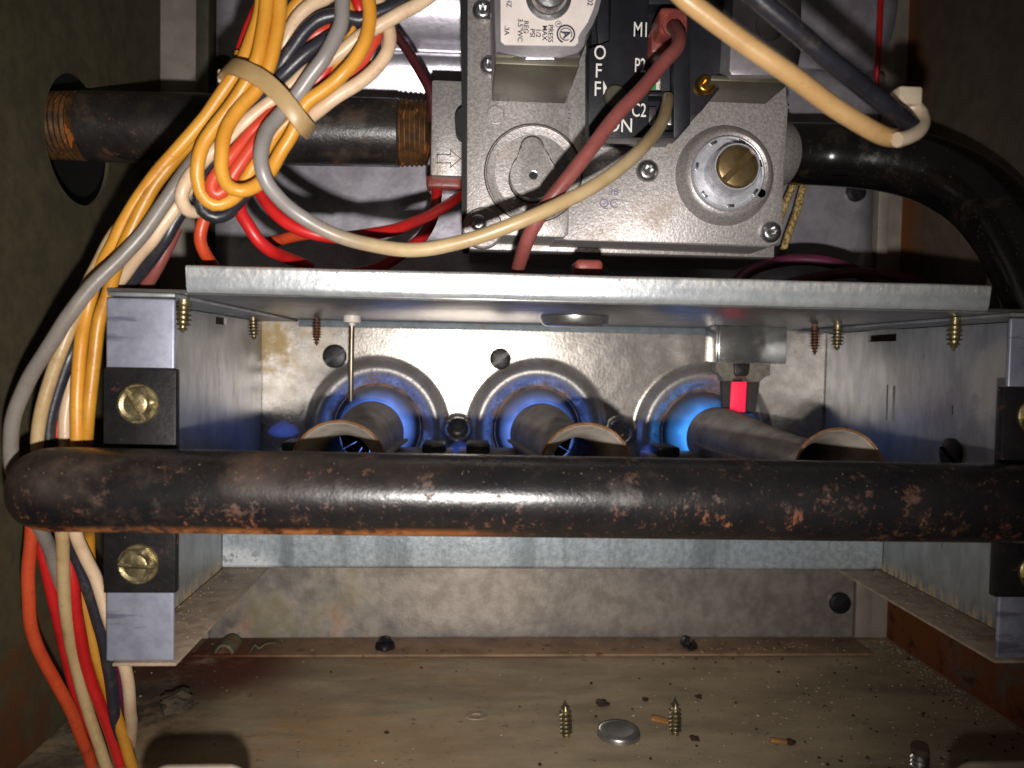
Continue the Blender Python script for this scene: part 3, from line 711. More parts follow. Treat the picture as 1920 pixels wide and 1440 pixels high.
# sheet-metal screws sticking down through the plate
S1 = point_screw(9.6, 2.5, 1.35); S2 = point_screw(11.5, 2.1, 1.2); S3 = point_screw(10.0, 2.6, 1.5)
m['rustscrew'] = M('rust_brown_screw', (110, 68, 46), (70, 44, 32), 300, 0.6, 0.4, bump=[(500, 0.3)])
for px, d, me, mt in ((345, 226, S1, 'gold'), (475, 330, S1, 'gold'), (594, 342, S2, 'rustscrew'), (1528, 312, S2, 'rustscrew'), (1571, 300, S1, 'gold'), (1791, 240, S3, 'gold')):
    q = P(px, 600, d)
    o = bpy.data.objects.new('sheet_screw', me.copy()); o.data.materials.append(m[mt]); col.objects.link(o)
    o.parent = bb; o.location = Vector((q.x, d, ZT - 1.4)) * S - bb.location; o.rotation_euler = (rng.uniform(-.05, .05), rng.uniform(-.05, .05), rng.uniform(0, 6))
q = P(1788, 850, 268); o = obj('wall_screw', scr_dark, 'blkscrew', bb, loc=(XR - 0.2, 268, q.z), rot=(0, math.radians(30), math.radians(-90))); o.scale = (1.1, 1, 1.1)

# ------------------------------------------------------------------ burners and flames
BZ = [z for z in HZ]; BX = [x for x in HX]
names = ['flared steel gas burner, leftmost of the three, under the thin sensor rod', 'flared steel gas burner, middle one of the three', 'flared steel gas burner, rightmost of the three, below the glowing igniter']
out = [(13.9, 0.6), (14.6, 0.0), (14.9, 0.5), (14.6, 1.6), (12.6, 5), (10.2, 11), (9.0, 20), (9.2, 36), (10.6, 58), (12.6, 80), (14.0, 97), (14.3, 104), (14.3, 110)]
inn = [(13.6, 110), (13.6, 104), (13.2, 97), (11.8, 80), (9.8, 58), (8.4, 36), (8.2, 20), (9.4, 11), (11.8, 5), (13.6, 1.6)]
bme = lathe(out + inn, 'y', 40, 40, closed=True)
for vv in bme.vertices: vv.co.x += 3.8 * S * (1 - vv.co.y / (112 * S))
rme = lathe([(14.3, -0.25), (14.75, -0.5), (15.15, 0.0), (15.0, 0.9), (14.5, 0.5), (14.2, 0.3)], 'y', 48, 60, closed=True)
fhb = bmesh.new()
for k in range(12):
    a0, a1 = [math.radians(30 * k + t) for t in (0.6, 29.2)]
    q_ = [(rr * math.cos(a), rr * math.sin(a)) for a in (a0, a1) for rr in (6.6, 13.4)]
    vs_ = [fhb.verts.new((x, 0, z)) for x, z in (q_[0], q_[1], q_[3], q_[2])]; fhb.faces.new(vs_)
vs_ = [fhb.verts.new((6.9 * math.cos(2 * math.pi * k / 24), 0.6, 6.9 * math.sin(2 * math.pi * k / 24))) for k in range(24)]; fhb.faces.new(vs_)
fh = bm_mesh(fhb)
for i in range(3):
    b = thing('gas_burner', names[i], 'burner', (BX[i], 238, BZ[i] - 15), 'gas burners in the burner box')
    obj('venturi_tube', bme, 'burner', b, loc=(BX[i], 238, BZ[i]))
    obj('mouth_rim', rme, 'rim', b, loc=(BX[i] + 3.8, 238, BZ[i]))
    obj('added_mouth_baffle', fh, 'blkscrew', b, loc=(BX[i], 342, BZ[i]))  # disc added to keep flame blue out of the mouth, so it looks shaded
    sv, sf = [], []
    for t in (22, 40, 60, 80, 97):
        rr = np.interp(t, [o_[1] for o_ in out[3:]], [o_[0] for o_ in out[3:]]); sx_ = BX[i] + 3.8 * (1 - t / 112)
        for side in (-1, 1):
            for w_, h_ in ((rr - 0.4, -.5), (rr + 2.6, -.5), (rr + 2.6, .5), (rr - 0.4, .5)): sv.append((sx_ + side * w_, 238 + t, BZ[i] + h_ - 1.5))
    for j in range(4):
        for side in (0, 1):
            a0 = j * 8 + side * 4
            for kk in range(4): sf.append((a0 + kk, a0 + (kk + 1) % 4, a0 + 8 + (kk + 1) % 4, a0 + 8 + kk))
    obj('seam_flange', fix(mesh_from(sv, sf)), 'burner', b)
    for sgn in (-1, 1):
        lim = (XL + 3, XR - 4)
        xe = max(lim[0], BX[i] - 37) if sgn < 0 else min(lim[1], BX[i] + 37)
        xs_ = BX[i] + sgn * 12
        a_, b_ = sorted((xs_, xe))
        obj('crossover_wing', box(a_, b_, 326, 342, BZ[i] - 9.0, BZ[i] - 5.4, 0.6), 'burner', b)
        xm = BX[i] + sgn * 29
        obj('wing_clip', box(xm - 5, xm + 5, 322, 338, BZ[i] - 6.0, BZ[i] - 1.6, 1.2), 'blkscrew', b)
    q = thing('gas_flame', ['blue flame curling round the left burner head', 'blue flame in the middle panel opening', 'bright blue flame in the opening left of the igniter'][i], 'flame', (BX[i], 350, BZ[i]), 'burner flames')
    fm = lathe([(0, 3), (8.0, 4), (11.0, 9), (13.6, 16), (20.1, 21.5), (20.2, 30), (20.2, 60), (17, 80), (9, 92), (0, 96)], 'y', 32, 60)
    obj('flame_body', fm, 'flame' if i < 2 else 'flame_b', q, loc=(BX[i], 349, BZ[i]))
    core = lathe([(0, 0), (2.2, 6), (3.4, 18), (3.0, 34), (1.6, 50), (0, 62)], 'y', 20, 60)
    oc_ = obj('flame_core', core, 'flame_c', q, loc=(BX[i] + (-12 if i == 2 else 9 if i == 0 else -8), 364, BZ[i] + (1 if i == 2 else 8)), rot=(math.radians(-4), 0, math.radians(-6 if i else 6)))
    l2 = bpy.data.lights.new('flame_glow', 'POINT'); l2.energy = 0.0003; l2.color = (0.25, 0.42, 1.0); l2.shadow_soft_size = 0.006
    lob = bpy.data.objects.new('flame_glow', l2); col.objects.link(lob); lob.parent = q; lob.location = Vector((0, 26, 0)) * S
def flamelet(px, py, d, w, h, label):
    q = P(px, py, d)
    me = lathe([(0, -h * .2), (w * .7, -h * .1), (w, h * .15), (w * .8, h * .5), (w * .35, h * .8), (0, h)], 'z', 16, 60)
    obj('crossover_flame', me, 'flame_s', None, loc=(q.x, d, q.z), label=label, cat='flame', group='small crossover flames')
flamelet(862, 848, 334, 5.5, 6, 'small blue crossover flame between the left and middle burners')
flamelet(1222, 850, 334, 5.5, 5, 'small blue crossover flame between the middle and right burners')
flamelet(532, 815, 338, 7, 7, 'small blue flame at the far left end of the burner row')
flamelet(1725, 845, 318, 9, 9, 'added blue glow volume standing in for flame light on the right box wall')  # glowing volume added to imitate blue light on the side wall

# ------------------------------------------------------------------ flame sensor and igniter
q = P(660, 600, 322)
fs = thing('flame_sensor', 'thin steel sensor rod hanging from a white porcelain collar above the left burner', 'flame sensor', (q.x, 322, ZT))
obj('porcelain_collar', lathe([(2.4, 1.5), (3.5, 1.0), (3.6, -3.6), (3.3, -4.2), (1.4, -4.4), (1.0, -6.0), (0.0, -6.1)], 'z', 24, 40), 'porcelain', fs, loc=(q.x, 322, P(660, 590, 322).z + 1))
e = P(658, 752, 324)
obj('rod', tube(spline([Vector((q.x, 322, q.z)), Vector(((q.x + e.x) / 2, 322.5, (q.z + e.z) / 2)), Vector(e)]), 1.15), 'rod', fs)
ig = thing('hot_surface_igniter', 'igniter with a glowing red strip under a shiny bracket above the right burner', 'igniter', P(1405, 640, 338))
x0, x1, z0, z1 = R(1347, 600, 1474, 681, 336)
obj('bracket', box(x0, x1, 335.2, 336.2, z0, ZT - 0.2, 0.3), 'chrome', ig)
obj('bracket_side', box(x0 - 1.0, x0 - 0.1, 335.4, 352, z0, ZT - 0.2, 0.25), 'chrome', ig)
oc = pxoutline([(1340, 678), (1442, 684), (1441, 703), (1426, 708), (1422, 716), (1399, 716), (1398, 705), (1376, 704), (1372, 714), (1353, 714), (1350, 703), (1340, 698)], 345)
obj('ceramic_block', prism(oc, 343, 350, 0.5), 'ceramic', ig)
obj('core_stub', prism(pxoutline([(1376, 682), (1406, 682), (1404, 700), (1399, 706), (1380, 706), (1377, 698)], 342), 341.5, 346, 0.4), 'blkscrew', ig)
obj('prong', prism(pxoutline([(1352, 712), (1370, 712), (1367, 775), (1355, 775)], 350), 349, 352, 0.3), 'ceramic_d', ig)
obj('prong', prism(pxoutline([(1402, 714), (1424, 712), (1416, 775), (1398, 775)], 350), 349, 352, 0.3), 'ceramic_d', ig)
obj('glowing_strip', prism(pxoutline([(1372, 716), (1399, 716), (1396, 772), (1367, 772)], 351), 350.2, 351.4, 0.2), 'glow', ig)

# ------------------------------------------------------------------ manifold pipe
a, b_ = P(28, 916, 202), P(2050, 946, 202)
mr = 10.75
mf = thing('gas_manifold', 'rusty black gas manifold pipe running across the front of the burners', 'pipe', (30, 202, a.z - mr))
L = (b_ - a).length; prof = []
for i in range(13):
    t = i / 12 * math.pi / 2
    prof.append((mr * math.sin(t) ** 0.55 if i else 0, 11.0 * (1 - math.cos(t))))
prof += [(mr, 11 + (L - 11) * i / 20) for i in range(1, 21)]
me = lathe(prof, 'x', 48, 60)
dv = (b_ - a).normalized()
for vv in me.vertices:
    p = vv.co / S; vv.co = (Vector(a) + Vector((p.x * dv.x, p.y, p.z + p.x * dv.z))) * S
obj('pipe', me, 'manifold', mf)
bolt = hex_slot_bolt(5.5)
for (px0, py0, px1, py1, bl) in ((197, 691, 333, 1110, ((260, 757, -60), (260, 1057, -4))), (1868, 727, 2006, 1118, ((1942, 780, 70), (1944, 1074, 70)))):
    x0, x1, z0, z1 = R(px0, py0, px1, py1, 214.5)
    br = obj('mounting_bracket', box(x0, x1, 213.2, 216.2, z0, z1, 0.5), 'blkpaint', mf)
    for bx_, by_, tn in bl:
        q = P(bx_, by_, 213); obj('bolt', bolt, 'gold', br, loc=(q.x, 213.2, q.z), rot=(0, math.radians(-tn), 0))

# ------------------------------------------------------------------ gas supply pipe and outlet pipe
a, b_ = P(112, 236, 300), P(812, 251, 306)
sp_ = thing('supply_pipe', 'black iron gas supply pipe with rusty threaded ends entering the valve from the left', 'pipe', (a.x, 302, a.z - 13))
pr_ = 12.9
def along(me):
    d_ = (b_ - a); Lh = d_.length; d_.normalize()
    for vv in me.vertices:
        p = vv.co / S; vv.co = (Vector(a) + Vector((p.x * d_.x, p.y + p.x * d_.y, p.z + p.x * d_.z))) * S
    return me
L = (b_ - a).length
def thread(t0, t1, r0, r1, pitch=1.9):
    prof = []; n = int((t1 - t0) / pitch)
    for i in range(n):
        rr = r0 + (r1 - r0) * i / n; t = t0 + i * pitch
        prof += [(rr - 0.65, t), (rr, t + pitch * .42), (rr, t + pitch * .58)]
    return lathe([(6, t0)] + prof + [(6, t1)], 'x', 40, 25)
obj('pipe_wall', along(lathe([(pr_ - 1, 9.8), (pr_, 10.2), (pr_, L * .5), (pr_, L - 13.2), (pr_ - 0.8, L - 12.8)], 'x', 44, 60)), 'pipe', sp_)
obj('thread', along(thread(-12, 10, pr_ - 0.9, pr_ - 0.2)), 'thread', sp_)
obj('thread', along(thread(L - 13, L - 0.5, pr_ - 0.1, pr_ - 0.6)), 'thread', sp_)
pts = [(1455, 289, 300), (1500, 289, 299), (1560, 291, 296), (1620, 295, 290), (1690, 304, 283), (1765, 328, 275), (1830, 366, 266), (1885, 424, 256), (1930, 500, 247), (1968, 590, 238), (2010, 690, 228)]
obj('outlet_pipe', tube(spline([P(*q) for q in pts]), 11.8, 40), 'gloss', label='glossy black bent outlet pipe curving down to the right from the gas valve', cat='pipe')

# ------------------------------------------------------------------ gas valve
D = 268.0
vl = thing('gas_valve', 'die cast furnace gas valve with black terminal block, solenoid coil and brass regulator screw', 'gas valve', P(1170, 460, D))
ol = pxoutline([(1040, -60), (1470, -60), (1470, 190), (1482, 196), (1482, 206), (1472, 212), (1470, 300), (1468, 440), (1460, 456), (1440, 464), (1066, 450), (1040, 450)], D)
obj('body', prism(ol, D, 330, 0.9), 'cast', vl)
ol = pxoutline([(876, -60), (1064, -60), (1067, 390), (1066, 438), (1058, 446), (890, 440), (874, 432)], D - 2)
cov = obj('side_cover', prism(ol, D - 2.2, 318, 1.0), 'cast', vl)
ol = pxoutline([(862, -60), (880, -60), (878, 445), (866, 445), (866, 262)] + [(868 + 15 * math.cos(math.radians(t)), 232 + 24 * math.sin(math.radians(t))) for t in range(100, 265, 20)] + [(866, 205)], 276)
obj('gap_shade_strip', prism(ol, 272, 320), 'dark_gap', vl)  # black strip painting the shadow in the gap beside the inlet block
# base flange hanging just below
x0, x1, z0, z1 = R(880, 452, 1445, 478, 290); obj('base_plate', box(x0, x1, 286, 328, z0, z1, 0.5), 'cast', vl)
# inlet block with cast arrow
x0, x1, z0, z1 = R(808, 150, 869, 330, 284)
inl = obj('inlet_block', box(x0, x1, 284, 326, z0, z1, 0.9), 'cast', vl)
ap = [(820, 290), (845, 290), (845, 282), (864, 298), (845, 314), (845, 306), (820, 306), (820, 290)]
apw = [P(x, y, 284) - Vector((0, 0.15, 0)) for x, y in ap]
v, f = [], []
for p0, p1 in zip(apw, apw[1:]):
    t = (p1 - p0).normalized(); nrm = Vector((-t.z, 0, t.x)) * 0.12
    k = len(v); v += [p0 + nrm - t * .2, p1 + nrm + t * .2, p1 - nrm + t * .2, p0 - nrm - t * .2]; f.append((k, k + 1, k + 2, k + 3))
o = obj('cast_arrow', mesh_from(v, f), 'olive_steel', inl); o.modifiers.new('t', 'SOLIDIFY').thickness = 0.0004
# round cover ring + pear shaped boss
c = P(1000, 325, D - 2.2)
obj('edge_shade_line', lathe([(16.5, 0.3), (16.5, -0.06), (17.0, -0.06), (17.0, 0.3)], 'y', 64, 30, closed=True), 'edge_shade', cov, loc=(c.x, D - 2.2, c.z))  # dark ring painting the shade along the cover rim
obj('cover_rim', lathe([(13.2, 0.3), (13.2, -0.1), (15.2, -0.35), (15.9, -0.5), (16.3, -0.1), (16.5, 0.4)], 'y', 64, 40, closed=True), 'cast', cov, loc=(c.x, D - 2.2, c.z))
c = P(1000, 329, D - 8); k = mm(1, D - 8)
pear = arc(c.x, c.z, 43 * k, math.radians(128), math.radians(412), 40) + [(c.x + 22 * k, c.z + 45 * k)] + arc(c.x - 3 * k, c.z + 50 * k, 22 * k, math.radians(10), math.radians(172), 12) + [(c.x - 24 * k, c.z + 42 * k)]
gr = [(c.x + (x - c.x) * 1.045, c.z + 4 * k + (z - c.z - 4 * k) * 1.045) for x, z in pear]
obj('edge_shade_line', prism(gr, D - 2.75, D - 1.5), 'edge_shade', cov)  # dark outline painting the shaded edge of the boss
obj('pear_boss', prism(pear, D - 8.2, D - 1.5, 0.6), 'cast', cov)
obj('boss_hole', lathe([(1.3, -0.05), (1.55, -0.12), (1.55, 0.3), (1.0, 0.3)], 'y', 24, 30, closed=True), 'steel', cov, loc=(c.x, D - 8.2, c.z))
obj('boss_hole_shade', lathe([(1.25, -0.04), (0, -0.03)], 'y', 20), 'dark_gap', cov, loc=(c.x, D - 8.2, c.z))  # flat black disc stands in for the shade inside the hole
c = P(929, 215, D - 2.2); obj('cast_disc', lathe([(3.2, 0.2), (3.2, -0.3), (2.9, -0.35), (2.7, -0.12), (0, -0.12)], 'y', 28, 30), 'cast', cov, loc=(c.x, D - 2.2, c.z))
letters('cast_number', '96', 1060, 216, D - 2.25, 20, 'cast_s', cov, 0, 0.9)
th = torx_head(4.0)
for px, py, r_, d_ in ((905, 22, 19, D - 2.2), (897, 419, 16, D - 4), (918, 125, 18, D - 2.2), (1213, 322, 21, D), (1443, 436, 20, D)):
    q = P(px, py, d_); o = obj('valve_screw', th, 'steel', vl, loc=(q.x, d_, q.z), rot=(0, rng.uniform(0, 1), 0)); k = mm(r_, d_) / 4.0; o.scale = (k, 1.2, k)
q = P(905, 428, D - 2); obj('screw_boss', lathe([(7.0, 2), (7.0, -0.8), (6.4, -1.4), (0, -1.4)], 'y', 36, 40), 'cast', cov, loc=(q.x, D - 2, q.z))
# regulator turret
q = P(1358, 330, D)
tur = obj('regulator_turret', lathe([(17.5, 0.5), (17.2, -1.2), (15.6, -4.2), (14.8, -5.2), (13.6, -5.6), (12.9, -5.2), (11.2, -4.6), (0, -4.6)], 'y', 56, 40), 'cast', vl, loc=(q.x, D, q.z))
q = P(1362, 327, D - 5)
obj('regulator_collar', lathe([(12.6, 1), (12.6, -2.2), (12.2, -2.6), (11.6, -2.4), (11.2, -1.2), (8.4, -1.6), (7.9, -10.5), (7.6, -11.0), (7.2, -11.0), (7.1, -9.6), (0, -9.6)], 'y', 56, 40), 'alum', tur, loc=(q.x, D - 5, q.z))
for k_ in range(7):
    a_ = 2 * math.pi * k_ / 7 + .3
    obj('collar_notch', box(-1.3, 1.3, -0.4, 0.4, -0.5, 0.5, 0.15), 'steel', tur, loc=(q.x + 11.3 * math.cos(a_), D - 7.6, q.z + 11.3 * math.sin(a_)), rot=(0, -a_ + math.pi / 2, 0))
bc = slotted_round(7.0, 2.4, 0.2)
obj('brass_cap', bc, 'brass', tur, loc=(q.x, D - 14.6, q.z), rot=(0, math.radians(-46), 0))
qq = P(1428, 362, D - 6); obj('collar_hole_shade', lathe([(1.5, -0.05), (0, -0.05)], 'y', 20), 'dark_gap', tur, loc=(qq.x, D - 5.75, qq.z))  # hole is a flat black disc, its shade put into the colour
# outlet boss
a, b_ = P(1400, 290, 292), P(1462, 290, 297)
obj('outlet_boss', tube([Vector(a), Vector(a) * .5 + Vector(b_) * .5, Vector(b_) * .94 + Vector(a) * .06, Vector(b_)], 11, 40, rfun=lambda t: 12.8 if t < 0.9 else 12.2), 'cast', vl)
# coil (solenoid) with its printed label
SD = 231.0
ol = pxoutline([(924, -60), (1150, -60), (1128, -5), (1122, 20), (1112, 45), (1098, 68), (1090, 84), (1088, 104), (1048, 104), (1040, 112), (985, 112), (978, 102), (928, 102)], SD)
coil = obj('solenoid_coil', prism(ol, SD, D - 1, 0.8), 'cast_s', vl)
x0, x1, z0, z1 = R(928, 114, 1086, 120, SD + 2); obj('coil_frame', box(x0, x1, SD + 1.5, D, z0 - 0.6, z1 + 2, 0.4), 'olive_steel', coil)
LD = SD - 0.15
lp = [(938, -60), (1142, -60), (1118, -5), (1112, 18), (1102, 42), (1088, 62), (1084, 70), (1084, 80), (1078, 86), (946, 84), (939, 78)]
lab = obj('label_plate', prism(pxoutline(lp, LD), LD - 0.1, LD + 0.12), 'paper', coil)
TD = LD - 0.12
for s_, x, y, h in (('PRESS', 1032, 63, 9), ('MAX', 1021, 62, 9), ('1/2', 1009, 62, 9), ('PSI', 998, 62, 9), ('REG', 986, 51, 9), ('3.5"WC', 975, 57, 9), ('.3A', 950, 57, 9), ('HZ', 954, 5, 9), ('02', 1106, 4, 10)):
    letters('label_print', s_, x, y, TD, h, 'dark_ink', lab, 90, 1.0, 0.02)
letters('label_print', 'A', 1061, 64, TD, 15, 'dark_ink', lab, 70, 0.9, 0.12)
letters('label_print', 'R', 1047, 45, TD, 6, 'dark_ink', lab, 90, 0.9)
def ring_arc(r0, r1, a0, a1, cx, cz, y):
    n = 30; o_ = arc(cx, cz, r1, a0, a1, n) + arc(cx, cz, r0, a1, a0, n); return prism(o_, y - 0.05, y + 0.05, smooth=None or 30)
q = P(1061, 64, TD); k = mm(1, TD)
obj('label_emblem', ring_arc(14.5 * k, 17.5 * k, math.radians(-60), math.radians(250), q.x, q.z, TD), 'dark_ink', lab)
obj('label_emblem', ring_arc(10.3 * k, 12 * k, math.radians(-30), math.radians(300), q.x, q.z, TD), 'dark_ink', lab)
q = P(1047, 45, TD); obj('label_emblem', ring_arc(5.0 * k, 6.0 * k, 0, 6.28, q.x, q.z, TD), 'dark_ink', lab)
q = P(1028, 0, SD)
obj('coil_nut', lathe([(6.8, 0), (6.8, -0.7), (5.6, -1.0), (5.4, -3.4), (4.6, -4.6), (2.6, -5.2), (2.2, -4.6), (0, -4.4)], 'y', 40, 35), 'steel', coil, loc=(q.x, SD - 0.2, q.z + 0.6))
# second coil box on the right
BD = 245.0
ol = pxoutline([(1376, -60), (1506, -60), (1506, 90), (1496, 142), (1372, 142), (1366, 132)], BD)
co2 = obj('pilot_coil', prism(ol, BD, D - 0.5, 1.6), 'cast_s', vl)
q = P(1444, 48, BD); obj('coil_rivet', lathe([(4.6, 0.2), (4.6, -0.5), (3.9, -0.9), (0, -0.9)], 'y', 32, 35), 'cast_s', co2, loc=(q.x, BD, q.z))
x0, x1, z0, z1 = R(1332, 144, 1480, 152, BD + 3); obj('coil_seat', box(x0, x1, BD + 2.5, D, z0 - 0.5, z1, 0.4), 'olive_steel', co2)
# black terminal block
KD = 249.0
tb = obj('terminal_block', prism(pxoutline([(1108, -60), (1294, -60), (1294, 226), (1264, 258), (1110, 258)], KD + 7), KD + 7, D - 0.3, 0.4), 'blkplastic', vl)
def plate(pts, name='block_face', d0=KD, d1=KD + 7.2): return obj(name, prism(pxoutline(pts, d0), d0, d1, 0.45), 'blkplastic', tb)
plate([(1112, 86), (1146, 80), (1146, -60), (1216, -60), (1216, 258), (1104, 258), (1104, 92)])
plate([(1263, 8), (1295, 8), (1295, 232), (1272, 258), (1263, 258)])
plate([(1216, -60), (1295, -60), (1295, 8), (1216, 8)])
plate([(1216, 172), (1263, 172), (1263, 180), (1216, 180)], d0=KD + 1.5)
plate([(1216, 246), (1263, 246), (1263, 258), (1216, 258)])
plate([(1216, 96), (1263, 96), (1263, 110), (1216, 110)], d0=KD + 1.0)
plate([(1240, -60), (1366, -60), (1366, 146), (1318, 205), (1292, 210), (1240, 210)], 'block_wing', KD + 5, D - 0.5)
plate([(1130, -60), (1146, -60), (1146, 78), (1122, 84), (1118, 40)], 'block_shoulder', KD + 5, D - 1)
for s_, x, y, h, sx in (('M1', 1202, 57, 27, .62), ('P2', 1200, 124, 26, .58), ('C2', 1198, 208, 25, .66), ('O', 1125, 100, 26, .8), ('F', 1122, 134, 26, .8), ('F', 1120, 168, 27, .8), ('ON', 1162, 236, 26, .85)):
    letters('lettering', s_, x, y, KD - 0.02, h, 'ink', tb, 0, sx, 0.02)
obj('arrow_mark', prism(pxoutline([(1131, 151), (1138, 165), (1131, 178)], KD), KD - 0.06, KD + 0.05), 'ink', tb)
q = P(1155, 178, KD - 3); obj('switch_knob', lathe([(3.6, 3.4), (3.6, -1.6), (3.0, -2.2), (0, -2.2)], 'y', 28, 35), 'olive_steel', tb, loc=(q.x, KD - 0.5, q.z))
sl = obj('code_label', prism(pxoutline([(1222, 110), (1260, 110), (1260, 168), (1218, 168)], KD + 6.6), KD + 6.6, KD + 6.95), 'paper', tb)
for s_, x, y in (('SL', 1249, 133), ('DY 3-', 1243, 150), ('03-0', 1245, 163)): letters('label_print', s_, x, y, KD + 6.58, 9, 'dark_ink', sl, 0, .85)
x0, x1, z0, z1 = R(1216, 156, 1230, 168, KD + 6.5); obj('green_mark', box(x0, x1, KD + 6.3, KD + 6.55, z0, z1), 'green', sl)
for px in (1222, 1258): 
    x0, x1, z0, z1 = R(px - 7, 202, px + 7, 236, KD + 4); obj('spade_blade', box(x0, x1, KD + 3, KD + 4, z0, z1, 0.3), 'steel', tb)
q = P(1320, 162, KD + 5); thb = th.copy(); thb.materials.clear()
o = obj('brass_screw', thb, 'gold_b', tb, loc=(q.x, KD + 5, q.z)); o.scale = (0.85, 1.3, 0.85)
# purple quality stamp
letters('ink_stamp', 'QC', 1141, 382, D - 0.02, 17, 'violet_ink', vl, 0, 1.0)
letters('ink_stamp', '38', 1150, 360, D - 0.02, 13, 'violet_ink', vl, 0, 1.0)
# crimp terminals
x0, x1, z0, z1 = R(1234, 17, 1288, 68, 238)
sl1 = thing('wire_terminal', 'red brown crimp terminal pushed on the connector marked M1', 'terminal', ((x0 + x1) / 2, 240, z0))
obj('sleeve', box(x0, x1, 236, 249, z0, z1, 1.6, 3), 'terminal', sl1)
x2, x3, z2, z3 = R(1218, 55, 1266, 104, 246); obj('blade_cover', box(x2, x3, 244, 254, z2, z3, 1.2), 'terminal', sl1)
q = P(1262, 48, 236); obj('wire_socket', lathe([(3.4, 0.3), (3.4, -0.6), (2.5, -0.8), (2.3, 0.2)], 'y', 28, 30, closed=True), 'terminal', sl1, loc=(q.x, 236, q.z))
x0, x1, z0, z1 = R(1076, 489, 1127, 520, 240)
obj('wire_terminal', box(x0, x1, 236, 248, z0, z1, 1.4, 3), 'terminal', label='red brown crimp terminal peeking over the top plate below the valve', cat='terminal')
x0, x1, z0, z1 = R(800, 333, 866, 357, 292)
obj('wire_terminal', box(x0, x1, 288, 300, z0, z1, 1.2, 3), 'terminal', label='dull red brown terminal under the valve inlet block', cat='terminal')

# ------------------------------------------------------------------ wires
def wire(name, pts, r, mat, label, group=None, cat='wire'):
    p = [tuple(q) for q in pts]
    return obj(name, ptube(p, r), mat, label=label, cat=cat, group=group)
G = 'bundled wires at the left'
rw = 1.82
# yellow wires
wire('yellow_wire', [(492, -40, 212), (490, 10, 212), (484, 42, 212), (469, 83, 212), (454, 117, 212), (437, 146, 213), (412, 183, 214), (389, 217, 215), (330, 283, 216), (272, 353, 217), (232, 418, 218), (216, 452, 219), (188, 505, 222), (166, 575, 224), (152, 650, 222), (146, 720, 221), (144, 800, 221), (146, 860, 222), (160, 960, 224), (165, 1000, 240), (168, 1050, 246), (182, 1120, 252), (200, 1200, 258)], rw, 'w_yellow', 'yellow wire on the outer left edge of the bundle, running down to the floor', G)
wire('yellow_wire', [(452, 100, 216), (440, 150, 216), (415, 187, 216.5), (395, 220, 217), (340, 285, 217), (285, 353, 217), (244, 436, 217), (222, 490, 218), (205, 545, 220), (187, 600, 221), (178, 660, 221), (170, 720, 221), (164, 800, 222), (158, 900, 228), (156, 1000, 243), (157, 1080, 249), (164, 1152, 250), (180, 1229, 251), (204, 1299, 253), (243, 1423, 256), (252, 1450, 258)], rw, 'w_yellow_old', 'aged yellow wire, rightmost of the pair beside the box flange, ending at the floor', G)
wire('yellow_wire', [(500, -40, 207), (500, 0, 207), (496, 42, 207), (490, 73, 207), (479, 117, 207), (454, 167, 208), (425, 208, 209), (400, 240, 209), (380, 272, 209), (371, 304, 209), (370, 335, 210), (379, 365, 211), (400, 383, 212), (425, 378, 213), (446, 362, 214), (462, 336, 215), (476, 312, 215), (495, 284, 215), (515, 256, 215), (540, 228, 215), (575, 209, 214.5), (605, 181, 214), (630, 142, 214), (648, 100, 213), (658, 60, 213), (656, 25, 213), (636, -15, 213), (610, -40, 213)], rw, 'w_yellow', 'yellow wire making the lower left loop of the bundle', G)
wire('yellow_wire', [(525, -40, 208), (525, 0, 208), (523, 42, 208), (516, 83, 208), (504, 125, 208), (481, 167, 208), (452, 198, 207), (431, 228, 206), (419, 260, 205), (415, 292, 205), (414, 318, 205), (425, 346, 205.5), (450, 358, 206), (477, 350, 208), (500, 330, 210), (512, 312, 211), (527, 282, 211), (550, 244, 210), (571, 196, 208), (608, 167, 207), (640, 141, 206), (669, 108, 206), (687, 73, 206), (694, 37, 206), (691, 0, 206), (676, -40, 206)], rw, 'w_yellow', 'yellow wire making the middle loop, passing in front of the others', G)
wire('yellow_wire', [(640, -30, 218), (600, -12, 218), (570, 0, 218), (552, 16, 218), (540, 42, 219), (530, 80, 220)], rw, 'w_yellow', 'short visible stretch of yellow wire behind the bundle at the top edge', G)
# cream wire to the C2 connector, grey lens haze painted into its upper part
g1 = [(640, -40, 205), (642, 0, 205), (640, 42, 205), (627, 73, 205), (608, 108, 205), (581, 144, 206), (558, 177, 207), (525, 216, 206), (504, 241, 204), (492, 271, 202), (489, 300, 201), (492, 320, 201), (500, 342, 202), (519, 367, 204), (540, 388, 206), (571, 410, 208), (602, 428, 209), (644, 446, 210), (700, 460, 210), (752, 468, 209), (800, 467, 208), (850, 457, 207), (898, 444, 206), (950, 425, 205), (1012, 400, 205), (1054, 380, 206), (1100, 357, 208), (1165, 313, 214), (1210, 271, 222), (1241, 229, 234), (1250, 198, 244), (1252, 184, 250)]
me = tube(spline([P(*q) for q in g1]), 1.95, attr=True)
k = NT('cream_wire_jacket_haze_tint')
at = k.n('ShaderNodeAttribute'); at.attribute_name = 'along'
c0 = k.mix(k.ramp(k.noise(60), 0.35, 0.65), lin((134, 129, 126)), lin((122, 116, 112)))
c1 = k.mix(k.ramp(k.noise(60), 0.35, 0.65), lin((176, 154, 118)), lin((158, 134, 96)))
cc = k.mix(k.ramp(at.outputs['Fac'], 0.30, 0.44), c0, c1)  # grey end is a haze cast blended into the cream colour
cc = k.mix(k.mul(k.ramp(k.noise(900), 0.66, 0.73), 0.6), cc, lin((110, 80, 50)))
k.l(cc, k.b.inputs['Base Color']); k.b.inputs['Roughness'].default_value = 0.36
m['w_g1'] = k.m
obj('grey_wire', me, 'w_g1', label='long cream wire with grey haze painted into its upper part, looping from the bundle to the C2 connector', cat='wire')
